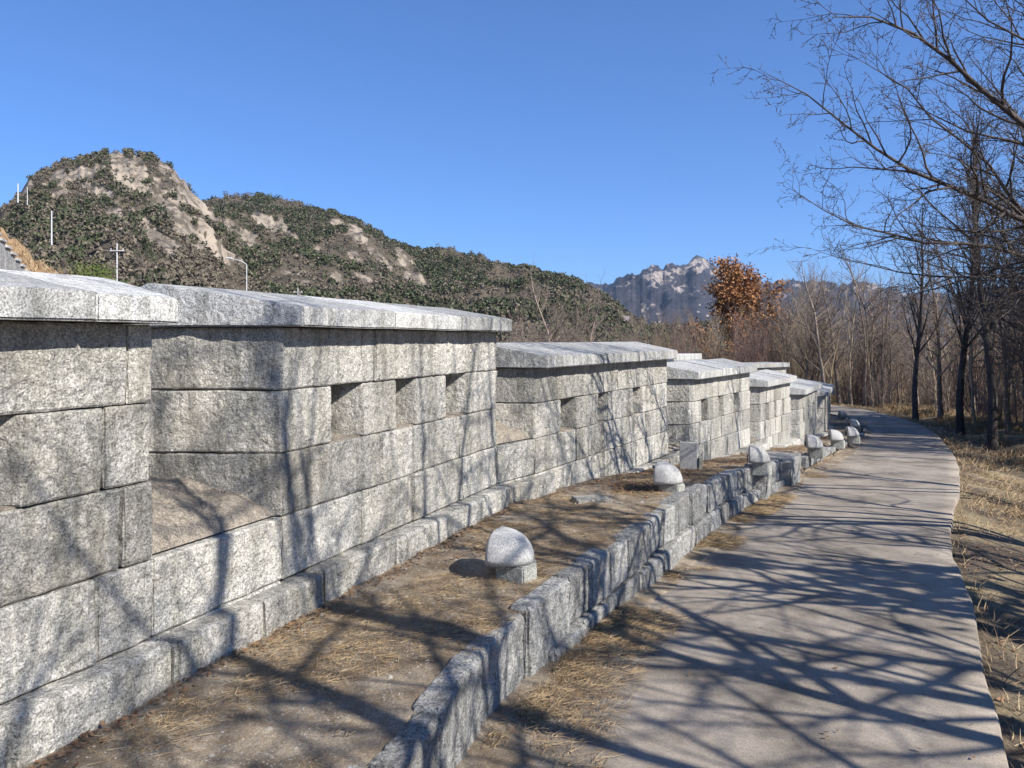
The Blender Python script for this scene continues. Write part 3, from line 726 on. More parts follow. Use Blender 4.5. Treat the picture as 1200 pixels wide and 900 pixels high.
def limb(p, d, L, r, lev, rg, wob, up, n=None, rend=.15):
    n = n or NP[lev]; pts = [np.array(p, float)]; dd = np.array(d, float); st = L / (n - 1)
    for k in range(n - 1):
        dd = dd + rg.normal(0, wob, 3) + np.array([0, 0, up]); dd /= np.linalg.norm(dd); pts.append(pts[-1] + dd * st)
    return np.array(pts), r * (1 - (1 - rend) * np.linspace(0, 1, n) ** .9)
def grow(store, P, R, lev, maxlev, rg, sp, t0=.2):
    store[lev].append((P, R))
    if lev >= maxlev: return
    seg = np.linalg.norm(np.diff(P, axis=0), axis=1); cum = np.r_[0, np.cumsum(seg)]; L = cum[-1]
    cnt = max(2, int(L * (1 - t0) / sp['gap'][lev])); side = rg.random() * 6
    for k in range(cnt):
        t = t0 + (1 - t0) * (k + rg.random() * .8) / cnt
        s_ = t * L; j = min(len(seg) - 1, int(np.searchsorted(cum, s_) - 1)); j = max(j, 0); f = (s_ - cum[j]) / seg[j]
        p = P[j] * (1 - f) + P[j + 1] * f; d = (P[j + 1] - P[j]) / seg[j]; r = (R[j] * (1 - f) + R[j + 1] * f)
        ang = sp['ang'][lev] * rg.uniform(.7, 1.3); q_ = perp(d, rg)
        if sp.get('flat'): q_[2] *= .45; q_ /= np.linalg.norm(q_)
        nd = d * math.cos(ang) + q_ * math.sin(ang)
        cl = sp['len'][lev] * L * (1.05 - .75 * t if lev == 0 else 1.1 - .6 * t) * rg.uniform(.6, 1.2)
        cl = max(cl, sp['min'][lev])
        cr = min(r * .7, sp['rad'][lev] * cl + .0012)
        pp_, rr = limb(p, nd, cl, max(cr, sp['rmin']), lev + 1, rg, sp['wob'], sp['up'][lev])
        grow(store, pp_, rr, lev + 1, maxlev, rg, sp, .15)
KS = [8, 6, 4, 3, 3]
def tree_meshes(name, seed, Hh, spec, r0, maxlev=3, lean=(0, 0), t0=.25, stems=1, split=1, leaf=None):
    rg = np.random.default_rng(seed); store = [[] for _ in range(5)]
    for s_ in range(stems):
        d = unit((lean[0] + (rg.normal(0, .22) if stems > 1 else 0), lean[1] + (rg.normal(0, .22) if stems > 1 else 0), 1))
        P, R = limb((rg.normal(0, .12) * (stems > 1), rg.normal(0, .12) * (stems > 1), -.3), d, Hh * (rg.uniform(.75, 1) if stems > 1 else 1), r0 * (rg.uniform(.6, 1) if stems > 1 else 1), 0, rg, spec.get('twob', .07), .03, rend=.10)
        R[0] *= 1.35
        grow(store, P, R, 0, maxlev, rg, spec, t0)
    tr = join([sweep(store[k], KS[k]) for k in range(0, split)]); cr = join([sweep(store[k], KS[k]) for k in range(split, maxlev + 1) if store[k]])
    lf = None
    if leaf:
        tips = np.concatenate([P for P, _ in store[maxlev]]); k = rg.integers(0, len(tips), leaf[0]); pos = tips[k] + rg.normal(0, leaf[1], (leaf[0], 3))
        lf = leafquads(pos, leaf[2], rg)
    return tr, cr, lf
def leafquads(pos, s, rg):
    n = len(pos); a = rg.normal(size=(n, 3)); a /= np.linalg.norm(a, axis=1, keepdims=True); b_ = np.cross(a, rg.normal(size=(n, 3))); b_ /= np.linalg.norm(b_, axis=1, keepdims=True)
    sz = (s * rg.uniform(.6, 1.3, n))[:, None]
    V = np.stack([pos - a * sz, pos - b_ * sz * .5, pos + a * sz, pos + b_ * sz * .5], 1)
    return V.reshape(-1, 3), np.arange(n)[:, None] * 4 + np.arange(4)[None]
SPEC = dict(gap=[.20, .17, .13, .1], ang=[.85, .8, .75, .7], len=[.42, .45, .5, .5], min=[.4, .25, .14, .08], rad=[.013, .010, .009, .008], rmin=.004, wob=.10, up=[.05, .03, .02, .0])
SLIM = dict(SPEC, ang=[.5, .55, .6, .6], len=[.35, .4, .5, .5], up=[.10, .06, .03, 0], gap=[.30, .22, .15, .1])
WIDE = dict(SPEC, ang=[1.05, .8, .75, .7], len=[.55, .5, .5, .5], up=[.06, .02, .01, 0])
def reg(kind, nm, seed, Hh, spec, r0, mat, **kw):
    (tv, tf), (cv, cf), lf = tree_meshes(nm, seed, Hh, spec, r0, **kw)
    a = mesh_np('trunk', tv, tf); b_ = mesh_np('crown', cv, cf); a.materials.append(mat); b_.materials.append(mat)
    for me in (a, b_): me.polygons.foreach_set('use_smooth', np.ones(len(me.polygons), bool))
    c_ = None
    if lf is not None: c_ = mesh_np('leaves', *lf); c_.materials.append(kw.get('lm', M['oak_leaf']))
    return (nm, a, b_, c_)
TM = {}
TM['a'] = reg('a', 'bare_tree', 1, 8.5, SPEC, .13, M['bark_grey'])
TM['b'] = reg('b', 'bare_tree', 2, 9.5, SPEC, .15, M['bark_dark'])
TM['c'] = reg('c', 'bare_tree', 3, 8.0, WIDE, .14, M['bark_dark'])
TM['d'] = reg('d', 'sapling', 4, 6.0, SLIM, .055, M['bark_tan'])
TM['e'] = reg('e', 'sapling', 5, 7.0, SLIM, .06, M['bark_grey'])
SH = dict(SPEC, gap=[.14, .12, .1, .1], ang=[.5, .5, .5, .5], up=[.05, .04, .03, 0], len=[.5, .5, .5, .5], rmin=.004)
TM['s'] = reg('s', 'bare_shrub', 6, 2.4, SH, .022, M['bark_grey'], stems=9, maxlev=2, t0=.1)
TM['r'] = reg('r', 'bare_shrub', 7, 3.0, SH, .024, M['bark_red'], stems=9, maxlev=2, t0=.1)
TM['t'] = reg('t', 'bare_shrub', 8, 3.6, SH, .026, M['bark_tan'], stems=8, maxlev=2, t0=.1)
LAB = {'a': ('bare grey-brown tree crowded in the woodland beside and beyond the path', 'tree', 'bare grey-brown woodland trees'),
       'b': ('bare dark-barked tree with thick trunk in the woodland right of the path', 'tree', 'bare dark woodland trees'),
       'c': ('bare dark tree with wide spreading limbs in the woodland right of the path', 'tree', 'bare spreading woodland trees'),
       'd': ('slim pale tan leafless sapling in the thicket beyond the wall', 'tree', 'pale leafless saplings'),
       'e': ('slim grey leafless sapling in the woodland thicket', 'tree', 'grey leafless saplings'),
       's': ('low tangled grey leafless shrub in the woodland thicket', 'shrub', 'grey leafless shrubs'),
       'r': ('reddish-brown leafless shrub in the scrub beyond the wall', 'shrub', 'reddish leafless shrubs'),
       't': ('tan leafless shrub in the thicket beyond the wall', 'shrub', 'tan leafless shrubs')}
def place(kd_, X, Y, sc, yaw, z=None, label=None, group=None, nocrown=False):
    nm, a, b_, c_ = TM[kd_]; z = float(H(X, Y)) if z is None else z
    r = link(nm, None, None, None, (X, Y, z)); r.rotation_euler = (0, 0, yaw); r.scale = (sc,) * 3
    lb, ct, gp = LAB.get(kd_, (label, 'tree', group))
    tag(r, label or lb, ct, group if label else gp)
    for n2, me in (('trunk', a), ('crown', b_), ('leaves', c_)):
        if me is None: continue
        o = bpy.data.objects.new(n2, me); C.objects.link(o); o.parent = r
    return r
TM['v'] = reg('v', 'bare_tree', 61, 8.0, dict(SLIM, gap=[.16, .15, .12, .1], twob=.03), .115, M['bark_dark'], t0=.3)
TM['w'] = reg('w', 'bare_tree', 62, 8.5, dict(SLIM, gap=[.16, .15, .12, .1], twob=.04), .07, M['bark_grey'], t0=.15)
tr = random.Random(21)
# trees that stand out at the edge of the wood
for (X, Y, k, sc, lab) in ((11.35, 18.8, 'v', 1.05, 'stout dark trunk at the far right edge of the frame behind the dry grass'),
                           (12.45, 22.0, 'v', 1.0, 'dark slender tree left of the stout trunk at the edge of the wood'),
                           (13.5, 26.5, 'v', .95, 'dark slender tree nearest the path where it bends'),
                           (14.3, 24.4, 'd', .95, 'pale slim sapling between the dark trunks at the edge of the wood')):
    place(k, X, Y, sc, tr.uniform(0, 6), label=lab, group=None)
def wood(n, yr, xf, kinds, sc, zone, lim=.95, pwr=1.):
    c_ = 0
    while c_ < n:
        c_ += 1; Y = yr[0] + (yr[1] - yr[0]) * tr.random() ** pwr; X = xf(Y)
        if X / Y > lim: continue
        kd_ = tr.choice(kinds); lb, ct, gp = KIND[kd_]
        place(kd_, X, Y, tr.uniform(*sc), tr.uniform(0, 6.28), label=lb + ' ' + zone, group=gp + ' ' + zone)
KIND = {'v': ('bare upright dark tree', 'tree', 'bare upright dark trees'), 'w': ('bare upright grey tree', 'tree', 'bare upright grey trees'), 'a': ('bare grey-brown tree', 'tree', 'bare grey-brown trees'), 'b': ('bare dark-barked tree', 'tree', 'bare dark trees'), 'c': ('bare dark spreading tree', 'tree', 'bare spreading trees'),
        'd': ('slim pale tan leafless sapling', 'tree', 'pale leafless saplings'), 'e': ('slim grey leafless sapling', 'tree', 'grey leafless saplings'),
        's': ('tangled grey leafless shrub', 'shrub', 'grey leafless shrubs'), 'r': ('reddish-brown leafless shrub', 'shrub', 'reddish leafless shrubs'), 't': ('tan leafless shrub', 'shrub', 'tan leafless shrubs')}
rx = lambda lo, w, p: (lambda Y: float(PR(min(Y, 33))) + lo + w * tr.random() ** p)
px_ = lambda a, b: (lambda Y: (tr.uniform(a, b) - 600) / 930 * Y)
wood(34, (16, 30), rx(2.6, 8, 1.), 'ssre', (1.0, 1.6), 'crowding the dark trunks right of the path', .8)
wood(18, (13, 24), rx(3.2, 6, 1.), 'aaabc', (.85, 1.1), 'filling the right edge of the wood')
wood(60, (12, 24), rx(2.6, 6, 1.2), 'awwadeed', (.75, 1.05), 'in the front of the wood right of the path')
wood(150, (24, 50), rx(1.8, 17, 1.0), 'aaawwdeda', (.6, .95), 'deep in the wood beyond the bend of the path')
wood(110, (13, 24), rx(2.1, 6, 1.2), 'ssdeded', (.55, .95), 'under the trees right of the path')
wood(150, (24, 52), rx(1.6, 16, 1.1), 'sdrtedee', (.8, 1.3), 'under the trees beyond the bend of the path')
wood(70, (55, 120), px_(600, 770), 'aaerrtt', (1.15, 1.6), 'in the low ground behind the second and third battlements')
wood(45, (55, 100), px_(730, 860), 'aaedtr', (1.05, 1.3), 'in the thicket left of the orange-brown oak')
wood(75, (52, 110), px_(885, 1060), 'aaeddta', (.95, 1.2), 'in the thicket right of the orange-brown oak')
wood(60, (46, 80), px_(850, 1100), 'sttrr', (1.4, 2.3), 'in the scrub just beyond the far end of the wall')
wood(60, (56, 120), px_(-60, 600), 'aead', (.9, 1.1), 'in the hollow behind the nearest battlements')
wood(55, (48, 75), px_(640, 860), 'srrt', (1.4, 2.2), 'in the scrub behind the low caps')

# oak still holding its brown leaves
OAK = dict(SPEC, ang=[.80, .7, .7, .7], len=[.50, .45, .5, .5], up=[.09, .04, .02, 0])
TM['o'] = reg('o', 'oak_tree', 33, 12.0, OAK, .17, M['bark_dark'], t0=.3, leaf=(20000, .17, .12))
ok = place('o', 17.7, 59, 1.05, 1.0, z=float(H(17.7, 59)) - .3, label='oak still holding rusty orange-brown leaves, rising above the bare thicket behind the wall', group=None)

# the near cherry tree whose limbs reach into the frame from the right
CH = dict(SPEC, gap=[.12, .075, .05, .05], ang=[.65, .75, .8, .8], len=[.30, .38, .42, .3], min=[.25, .14, .06, .03], rad=[.012, .010, .010, .01], rmin=.0028, wob=.15, up=[.02, .01, .0, 0])
def poly(pts, n=14):
    P = np.array(pts, float); d = np.r_[0, np.cumsum(np.linalg.norm(np.diff(P, axis=0), axis=1))]; t = np.linspace(0, d[-1], n)
    k = np.interp(t, d, np.arange(len(P))); i = np.clip(k.astype(int), 0, len(P) - 2); f = (k - i)[:, None]; g = lambda j: P[np.clip(j, 0, len(P) - 1)]
    a, b_, c, d_ = g(i - 1), g(i), g(i + 1), g(i + 2)
    return .5 * (2 * b_ + (c - a) * f + (2 * a - 5 * b_ + 4 * c - d_) * f ** 2 + (3 * b_ - a - 3 * c + d_) * f ** 3)
def cherry(base, limbs, seed, lab, trunk_r=.16, fork=1.2):
    rg = np.random.default_rng(seed); X, Y = base; z = float(H(X, Y)); top = np.array([X + .05, Y, z + fork])
    store = [[] for _ in range(5)]
    store[0].append((poly([(X, Y, z - .3), (X + .03, Y, z + fork * .5), top], 8), np.linspace(trunk_r * 1.25, trunk_r * .85, 8)))
    for pts, r in limbs:
        P = poly([top - [0, 0, .15]] + [np.array(p) for p in pts], 16); R = r * (1 - .96 * np.linspace(0, 1, 16) ** .75)
        R[0] *= 1.1
        grow(store, P, R, 0, 3, rg, CH, .30)
    n0 = len(store[0]); o = empty('cherry_tree', (X, Y, z)); tag(o, lab, 'tree')
    tips = np.concatenate([P[1:] for P, _ in store[3]] + [P[2:] for P, _ in store[2]]); lq = leafquads(tips, .0075, rg)
    for nm, ls in (('trunk', [(store[0], 9)]), ('crown', [(store[1], 5), (store[2], 3), (store[3], 3)])):
        v_, f_ = join([sweep(a, k) for a, k in ls if a] + ([lq] if nm == 'crown' else [])); me = mesh_np(nm, v_ - [X, Y, z], f_)
        link(nm, me, M['bark_dark'], o, (X, Y, z), True)
    return o
cherry((6.9, 6.6), [
    ([(6.0, 6.4, .3), U(1330, 250, 6.3), U(1200, 146, 6.2), U(1147, 102, 6.1), U(1120, 76, 6.0), U(1088, 51, 5.9), U(1051, 29, 5.8), U(1005, 17, 5.7), U(975, 20, 5.6)], .075),
    ([(6.3, 6.9, .2), U(1330, 290, 7.0), U(1200, 258, 6.9), U(1160, 238, 6.8), U(1120, 221, 6.7), U(1067, 200, 6.6), U(1029, 176, 6.5), U(997, 152, 6.4), U(960, 122, 6.3), U(930, 100, 6.2), U(902, 88, 6.1)], .06),
    ([(6.5, 7.3, .1), U(1260, 300, 7.4), U(1192, 241, 7.3), U(1163, 197, 7.2), U(1120, 160, 7.1), U(1088, 136, 7.0), U(1067, 107, 6.9), U(1024, 80, 6.8), U(985, 57, 6.7)], .042),
    ([(6.3, 6.2, 1.0), U(1400, 120, 5.6), U(1250, 60, 5.3), U(1180, 40, 5.1), U(1110, -20, 5.0)], .06),
    ([(6.6, 5.8, 1.0), (6.0, 4.8, 2.2), (5.2, 4.0, 3.2), (4.2, 3.6, 4.0)], .07),
    ([(7.4, 6.9, 1.0), (8.2, 7.6, 2.4), (8.6, 8.0, 3.8)], .07),
], 5, 'near dark tree whose twiggy limbs reach in over the path from upper right', .17, 1.5)
cherry((7.9, 9.2), [
    ([(7.2, 9.1, -.4), U(1300, 320, 8.7), U(1200, 301, 8.5), U(1147, 285, 8.4), U(1093, 286, 8.3), U(1040, 273, 8.2), U(1000, 264, 8.1), U(968, 248, 8.0), U(928, 222, 7.9)], .06),
    ([(7.4, 9.4, -.5), U(1290, 335, 9.0), U(1200, 324, 8.9), U(1160, 325, 8.8), U(1115, 324, 8.7), U(1070, 322, 8.6), U(1013, 309, 8.5), U(979, 301, 8.4), U(946, 290, 8.3)], .04),
    ([(7.8, 9.8, .5), U(1230, 190, 9.8), U(1180, 120, 9.6), U(1130, 60, 9.5)], .06),
    ([(8.6, 9.4, .8), (9.4, 9.6, 2.4), (9.6, 10, 4.0)], .07),
], 8, 'dark tree standing right of the path with low nearly level boughs over the verge', .16, 1.3)
# neighbours in the same row, outside the picture: they cast the branch shadows
CH2 = dict(CH, gap=[.26, .2, .14, .1])
TM['h'] = reg('h', 'roadside_tree', 51, 6.2, dict(WIDE, gap=[.26, .24, .2, .1], up=[.09, .03, .01, 0]), .16, M['bark_dark'], t0=.22)
TM_SH = 1
TM['i'] = reg('i', 'roadside_tree', 57, 6.6, dict(WIDE, twob=.13, gap=[.17, .24, .2, .1], len=[.5, .45, .5, .5], rad=[.019, .014, .009, .008], up=[.06, .03, .01, 0]), .085, M['bark_dark'], lean=(-.2, -.12), t0=.38, maxlev=3)
TM['g'] = reg('g', 'roadside_tree', 52, 4.6, dict(WIDE, twob=.14, gap=[.15, .26, .2, .1], len=[.50, .45, .5, .5], rad=[.019, .013, .009, .008], up=[.07, .03, .01, 0]), .07, M['bark_dark'], lean=(-.15, .1), t0=.28, maxlev=3)
for k, (X, Y, sc, lab) in enumerate(((1.9, -1.0, 1., 'low thick-limbed bare tree at the path edge just behind the camera'), (2.9, .5, 1.05, 'thick-limbed bare tree at the path edge beside the camera'), (3.9, 1.9, 1.0, 'thick-limbed bare tree second along the verge to the right'), (5.0, 3.3, .95, 'thick-limbed bare tree third along the verge to the right'), (.8, -3.0, 1.05, 'low thick-limbed bare tree farther behind the camera at the path edge'))):
    place('g' if k in (0, 4) else 'i', X, Y, sc, 2.1 * k + .9, label=lab, group=None)
for k, (X, Y, sc, lab) in enumerate(((4.4, .2, 1.1, 'taller bare tree behind the first row beside the camera'), (5.8, 1.7, 1.05, 'taller bare tree behind the second verge tree to the right'), (6.9, 4.7, .95, 'tall bare tree just this side of the near dark tree'))):
    place('i', X, Y, sc, 1.7 * k + .3, label=lab, group=None)
for k, (X, Y, sc, lab) in enumerate(((3.6, -1.2, 1.0, 'bare tree on the verge behind the camera, nearest the path'), (5.3, 1.4, .95, 'bare tree on the verge just right of the camera'), (2.6, -4.6, 1.1, 'bare tree on the verge farthest behind the camera'), (7.2, -1.6, 1.1, 'bare tree standing back from the verge, right of the camera'), (9.6, 3.6, 1.15, 'bare tree standing back in the wood, right of the near dark tree'), (6.6, 3.9, .8, 'small bare tree between the two dark verge trees'))):
    place('h', X, Y, sc, 1.3 * k + .4, label=lab, group=None)
pr_ = np.random.default_rng(9)

def pine_mesh(seed, Hh, n, s, flat=.6, rad=.36):
    rg = np.random.default_rng(seed); P = []
    for k in range(12):
        t = .35 + .62 * k / 11; a = k * 2.4 + rg.random(); rr = Hh * rad * (1.05 - t) * rg.uniform(.7, 1.3) + .2
        c_ = np.array([math.cos(a) * rr * .7, math.sin(a) * rr * .7, Hh * t]); m_ = n // 12
        P.append(c_ + rg.normal(0, 1, (m_, 3)) * [rr * .42, rr * .42, rr * .42 * flat])
    return leafquads(np.concatenate(P), s, rg)
pl, rl = limb((0, 0, -.5), (0, 0, 1), 7.3, .14, 0, pr_, .03, .03)
tv = sweep([(pl, rl)], 7)
for key, seed in (('p', 1), ('q', 2)):
    a = mesh_np('trunk', *tv); a.materials.append(M['bark_dark']); b_ = mesh_np('crown', *pine_mesh(seed, 7, 2600, .16)); b_.materials.append(M['needle'])
    TM[key] = ('pine_tree', a, b_, None)
LAB['p'] = ('dark green pine among bare trees on the lower hillside behind the wall', 'tree', 'pines on the lower hillside')
LAB['q'] = LAB['p']
ym_ = mesh_np('crown', *pine_mesh(3, 7, 1100, .15)); ym_.materials.append(M['needle']); TM['y'] = ('pine_tree', TM['p'][1], ym_, None)
place('y', 7.1, 2.5, .80, .5, label='young pine on the verge right of the camera that shades the path', group=None)

# ------------------------------------------------------------------ hills
def hill(name, mat, prof, Yb, Rf, zb, pw, rockf, amp, seed, nu=260, nt=150, back=.35, jag=2.):
    pr = np.array(prof, float); px = np.linspace(pr[0, 0], pr[-1, 0], nu); y = np.interp(px, pr[:, 0], pr[:, 1])
    R = Rf(px); u = (px - 600) / 930; zr = (398 - y) / 930 * R + jag * fbm(px * .17, 0, 0, seed, 4, .6)
    t = np.concatenate([np.linspace(0, 1, nt), 1 + back * np.linspace(.02, 1, 20)])
    UU, TT = np.meshgrid(np.arange(nu), t, indexing='ij'); Y = Yb + (R[:, None] - Yb) * TT
    Z = zb + (zr[:, None] - zb) * np.where(TT <= 1, np.clip(TT, 0, 1) ** pw, 1 - ((TT - 1) / back) ** 1.4)
    X = u[:, None] * Y
    env = np.clip(TT * 1.5, 0, 1) * np.where(TT < 1, np.clip((1 - TT) * 6, .0, 1), 0)
    Z = Z + amp * fbm(X / (amp * 5), Y / (amp * 5), 0, seed + 3, 5, .55) * env
    Z = Z + amp * .22 * np.abs(fbm(X / (amp * 1.3) + Z / (amp * 2), Y / (amp * 1.3), Z / (amp * 1.0), seed + 9, 4, .6)) * env
    PY = 398 - Z / Y * 930; PX = np.broadcast_to(px[:, None], Y.shape)
    rk = rockf(PX, PY, X, Y, Z)
    me = mesh_np(name, np.stack([X, Y, Z], -1).reshape(-1, 3), grid_faces(nu, len(t)))
    at_ = me.attributes.new('rock', 'FLOAT', 'POINT'); at_.data.foreach_set('value', rk.reshape(-1).astype(np.float32))
    o = struct(link(name, me, mat, smooth=True))
    return dict(X=X, Y=Y, Z=Z, rk=rk, PX=PX, PY=PY, t=TT, o=o)
def blobs(lst, PX, PY):
    r = np.zeros_like(PX, float)
    for (cx, cy, a, b_, th) in lst:
        c_, s2 = math.cos(math.radians(th)), math.sin(math.radians(th)); dx, dy_ = PX - cx, PY - cy
        e_ = ((dx * c_ + dy_ * s2) / a) ** 2 + ((-dx * s2 + dy_ * c_) / b_) ** 2
        r = np.maximum(r, np.clip(1.25 - e_ * .7, 0, 1))
    return r
RB1 = [(150, 205, 38, 16, 50), (185, 225, 55, 13, 48), (222, 232, 48, 11, 40), (205, 200, 30, 8, 45), (130, 240, 34, 10, 50), (70, 228, 15, 7, 0), (215, 262, 40, 13, 48), (165, 262, 28, 9, 50), (95, 205, 34, 8, -20), (60, 212, 20, 6, -35), (190, 283, 30, 9, 35), (265, 300, 30, 8, 30), (30, 221, 12, 5, -35), (255, 290, 25, 7, 40), (165, 195, 16, 8, 60), (110, 222, 20, 6, 30), (240, 265, 22, 6, 45)]
def rock1(PX, PY, X, Y, Z):
    b_ = blobs(RB1, PX, PY); nz = fbm(PX * .10 + PY * .05, PY * .17 - PX * .08, 0, 77, 4, .65)
    return np.clip(b_ * .74 + nz * .48 - .06, 0, 1)
pf1 = [(-420, 330), (-200, 300), (-60, 272), (0, 253), (15, 238), (30, 216), (45, 201), (75, 190), (105, 184), (140, 178), (165, 181), (190, 189), (205, 200), (215, 213), (232, 230), (250, 250), (265, 272), (290, 300), (320, 330), (360, 360), (420, 392), (470, 405)]
h1 = hill('granite_hill', M['hill'], pf1, 75, lambda p: 420 + 0 * p, -7, 1.25, rock1, 7, 100, 420, 260, jag=1.2)
RB2 = [(272, 268, 26, 7, 20), (312, 262, 18, 7, 30), (335, 272, 18, 6, 35), (300, 290, 18, 6, 30), (420, 275, 16, 7, 40), (395, 262, 14, 4, 20), (478, 313, 26, 11, 48), (445, 302, 20, 5, 40), (370, 290, 12, 5, 0), (392, 325, 10, 5, 20), (345, 320, 18, 5, 0), (425, 325, 14, 4, 30), (365, 335, 14, 5, 20), (490, 325, 20, 6, 50), (415, 300, 12, 4, 30), (730, 372, 6, 3, 0)]
def rock2(PX, PY, X, Y, Z):
    nz = fbm(PX * .07, PY * .12, 0, 87, 4, .6)
    return np.clip(blobs(RB2, PX, PY) * .72 + nz * .42 - .08 - .25 * sstep(PX, 500, 560), 0, 1)
pf2 = [(150, 262), (220, 245), (250, 235), (268, 230), (300, 228), (330, 233), (365, 243), (400, 252), (430, 263), (460, 284), (500, 296), (560, 308), (590, 314), (620, 318), (650, 325), (675, 333), (705, 346), (725, 360), (745, 374), (770, 384), (820, 394), (860, 402)]
h2 = hill('wooded_ridge', M['hill'], pf2, 150, lambda p: 640 - 120 * sstep(p, 450, 750), -11, 1.2, rock2, 9, 130, 380, 220, jag=1.5)
def rock3(PX, PY, X, Y, Z):
    b_ = blobs([(775, 322, 22, 7, 30), (822, 310, 16, 8, 20), (838, 318, 22, 6, 30), (800, 318, 12, 5, 0), (860, 325, 20, 5, 30), (760, 330, 12, 4, 40), (790, 335, 14, 3, 40), (1005, 338, 14, 4, -20), (960, 335, 14, 3, 20), (700, 341, 6, 3, 20)], PX, PY)
    return np.clip(b_ * .62 + fbm(PX * .11, PY * .2, 0, 97, 4, .6) * .55 - .06, 0, 1)
pf3 = [(560, 352), (640, 336), (670, 332), (690, 331), (703, 335), (715, 333), (728, 324), (735, 321), (745, 323), (757, 314), (768, 310), (776, 313), (783, 309), (792, 312), (803, 309), (812, 303), (819, 298), (826, 302), (835, 308), (846, 313), (858, 318), (872, 326), (890, 331), (905, 333), (915, 329), (925, 331), (940, 330), (955, 328), (972, 329), (985, 335), (998, 330), (1010, 328), (1022, 332), (1035, 338), (1100, 348), (1250, 352), (1500, 340)]
h3 = hill('rocky_mountain_range', M['ridge'], pf3, 2300, lambda p: 5200 + 500 * np.sin(p * .03), -40, 1.15, rock3, 150, 160, 760, 220, jag=13)

# woods on the hills: one mass of small crowns per hill
def crowns(hd, n, seed, kinds, sizef, thr, name, mat, lab, pymax=375, quads=34, spiky=False, sel=None):
    rg = np.random.default_rng(seed); nu, nt = hd['X'].shape
    i = rg.random(n * 3) * (nu - 2); j = (rg.random(n * 3) ** .65) * (nt - 21.5); ii, jj = i.astype(int), j.astype(int); fi, fj = i - ii, j - jj
    g = lambda A: (A[ii, jj] * (1 - fi) + A[ii + 1, jj] * fi) * (1 - fj) + (A[ii, jj + 1] * (1 - fi) + A[ii + 1, jj + 1] * fi) * fj
    X, Y, Z, rk = g(hd['X']), g(hd['Y']), g(hd['Z']), g(hd['rk'])
    px = 600 + 930 * X / Y; py = 398 - 930 * Z / Y
    ok_ = (rk < thr + rg.normal(0, .05, len(X))) & (px > -150) & (py < pymax) & (Y > 100)
    if sel is not None: ok_ &= sel(px, py, X, Y, rg)
    k = np.where(ok_)[0][:n]; X, Y, Z = X[k], Y[k], Z[k]; m_ = len(k); s = sizef(rg, m_)
    if spiky:
        q = quads; bx = rg.normal(0, .28, (m_, q, 2)); tp = bx * rg.uniform(1.2, 2.4, (m_, q, 1)) + rg.normal(0, .12, (m_, q, 2)); hz = rg.uniform(.5, 1.25, (m_, q))
        V = np.zeros((m_, q, 3, 3)); w = .055
        V[:, :, 0, :2] = bx * .5; V[:, :, 0, 0] -= w; V[:, :, 1, :2] = bx * .5; V[:, :, 1, 0] += w; V[:, :, 2, :2] = tp; V[:, :, 2, 2] = hz; V[:, :, :2, 2] = hz[..., None] * .05
        kk = 3
    else:
        q = quads; c_ = rg.normal(0, 1, (m_, q, 3)); c_ /= np.linalg.norm(c_, axis=-1, keepdims=True); c_ *= rg.uniform(.45, 1, (m_, q, 1)); c_[..., 2] = c_[..., 2] * .42 + .62; c_[..., :2] *= .55
        a = rg.normal(size=(m_, q, 3)); a /= np.linalg.norm(a, axis=-1, keepdims=True); b_ = np.cross(a, rg.normal(size=(m_, q, 3))); b_ /= np.linalg.norm(b_, axis=-1, keepdims=True)
        w = .17; V = np.stack([c_ - a * w, c_ - b_ * w * .8, c_ + a * w, c_ + b_ * w * .8], 2); kk = 4
    V = V * s[:, None, None, None] + np.stack([X, Y, Z - .25 * s], -1)[:, None, None]
    F = np.arange(m_ * q * kk).reshape(-1, kk)
    return stuff(link(name, mesh_np(name, V.reshape(-1, 3), F), mat), lab, 'woodland')
g_pine = lambda px, py, X, Y, rg: fbm(X * .035, Y * .035, 0, 55, 4, .6) + rg.normal(0, .1, len(X)) > -.12 + .28 * sstep(py, 255, 300) * (1 - sstep(px, 250, 420))
g_top = lambda px, py, X, Y, rg: (fbm(X * .035, Y * .035, 0, 55, 4, .6) + rg.normal(0, .1, len(X)) > -.15)
crowns(h1, 14000, 1, 0, lambda rg, m_: 1.1 + 2.6 * rg.random(m_) ** 1.9, .34, 'hill_pines', M['needle'], 'dark pines scattered over the bare granite hill at left', sel=g_pine, quads=15)
crowns(h1, 14000, 2, 0, lambda rg, m_: 1.2 + 2.2 * rg.random(m_) ** 1.8, .27, 'hill_scrub', M['scrub'], 'grey-brown leafless scrub covering the lower granite hill', quads=15)
crowns(h2, 26000, 3, 0, lambda rg, m_: 1.6 + 3.0 * rg.random(m_) ** 1.9, .30, 'ridge_pines', M['needle'], 'dense dark green pine wood on the long ridge', sel=g_top, quads=14, pymax=420)
crowns(h2, 13000, 4, 0, lambda rg, m_: 1.6 + 2.6 * rg.random(m_) ** 1.8, .28, 'ridge_scrub', M['scrub'], 'purple-brown leafless trees mixed in the ridge wood', quads=14, pymax=425)

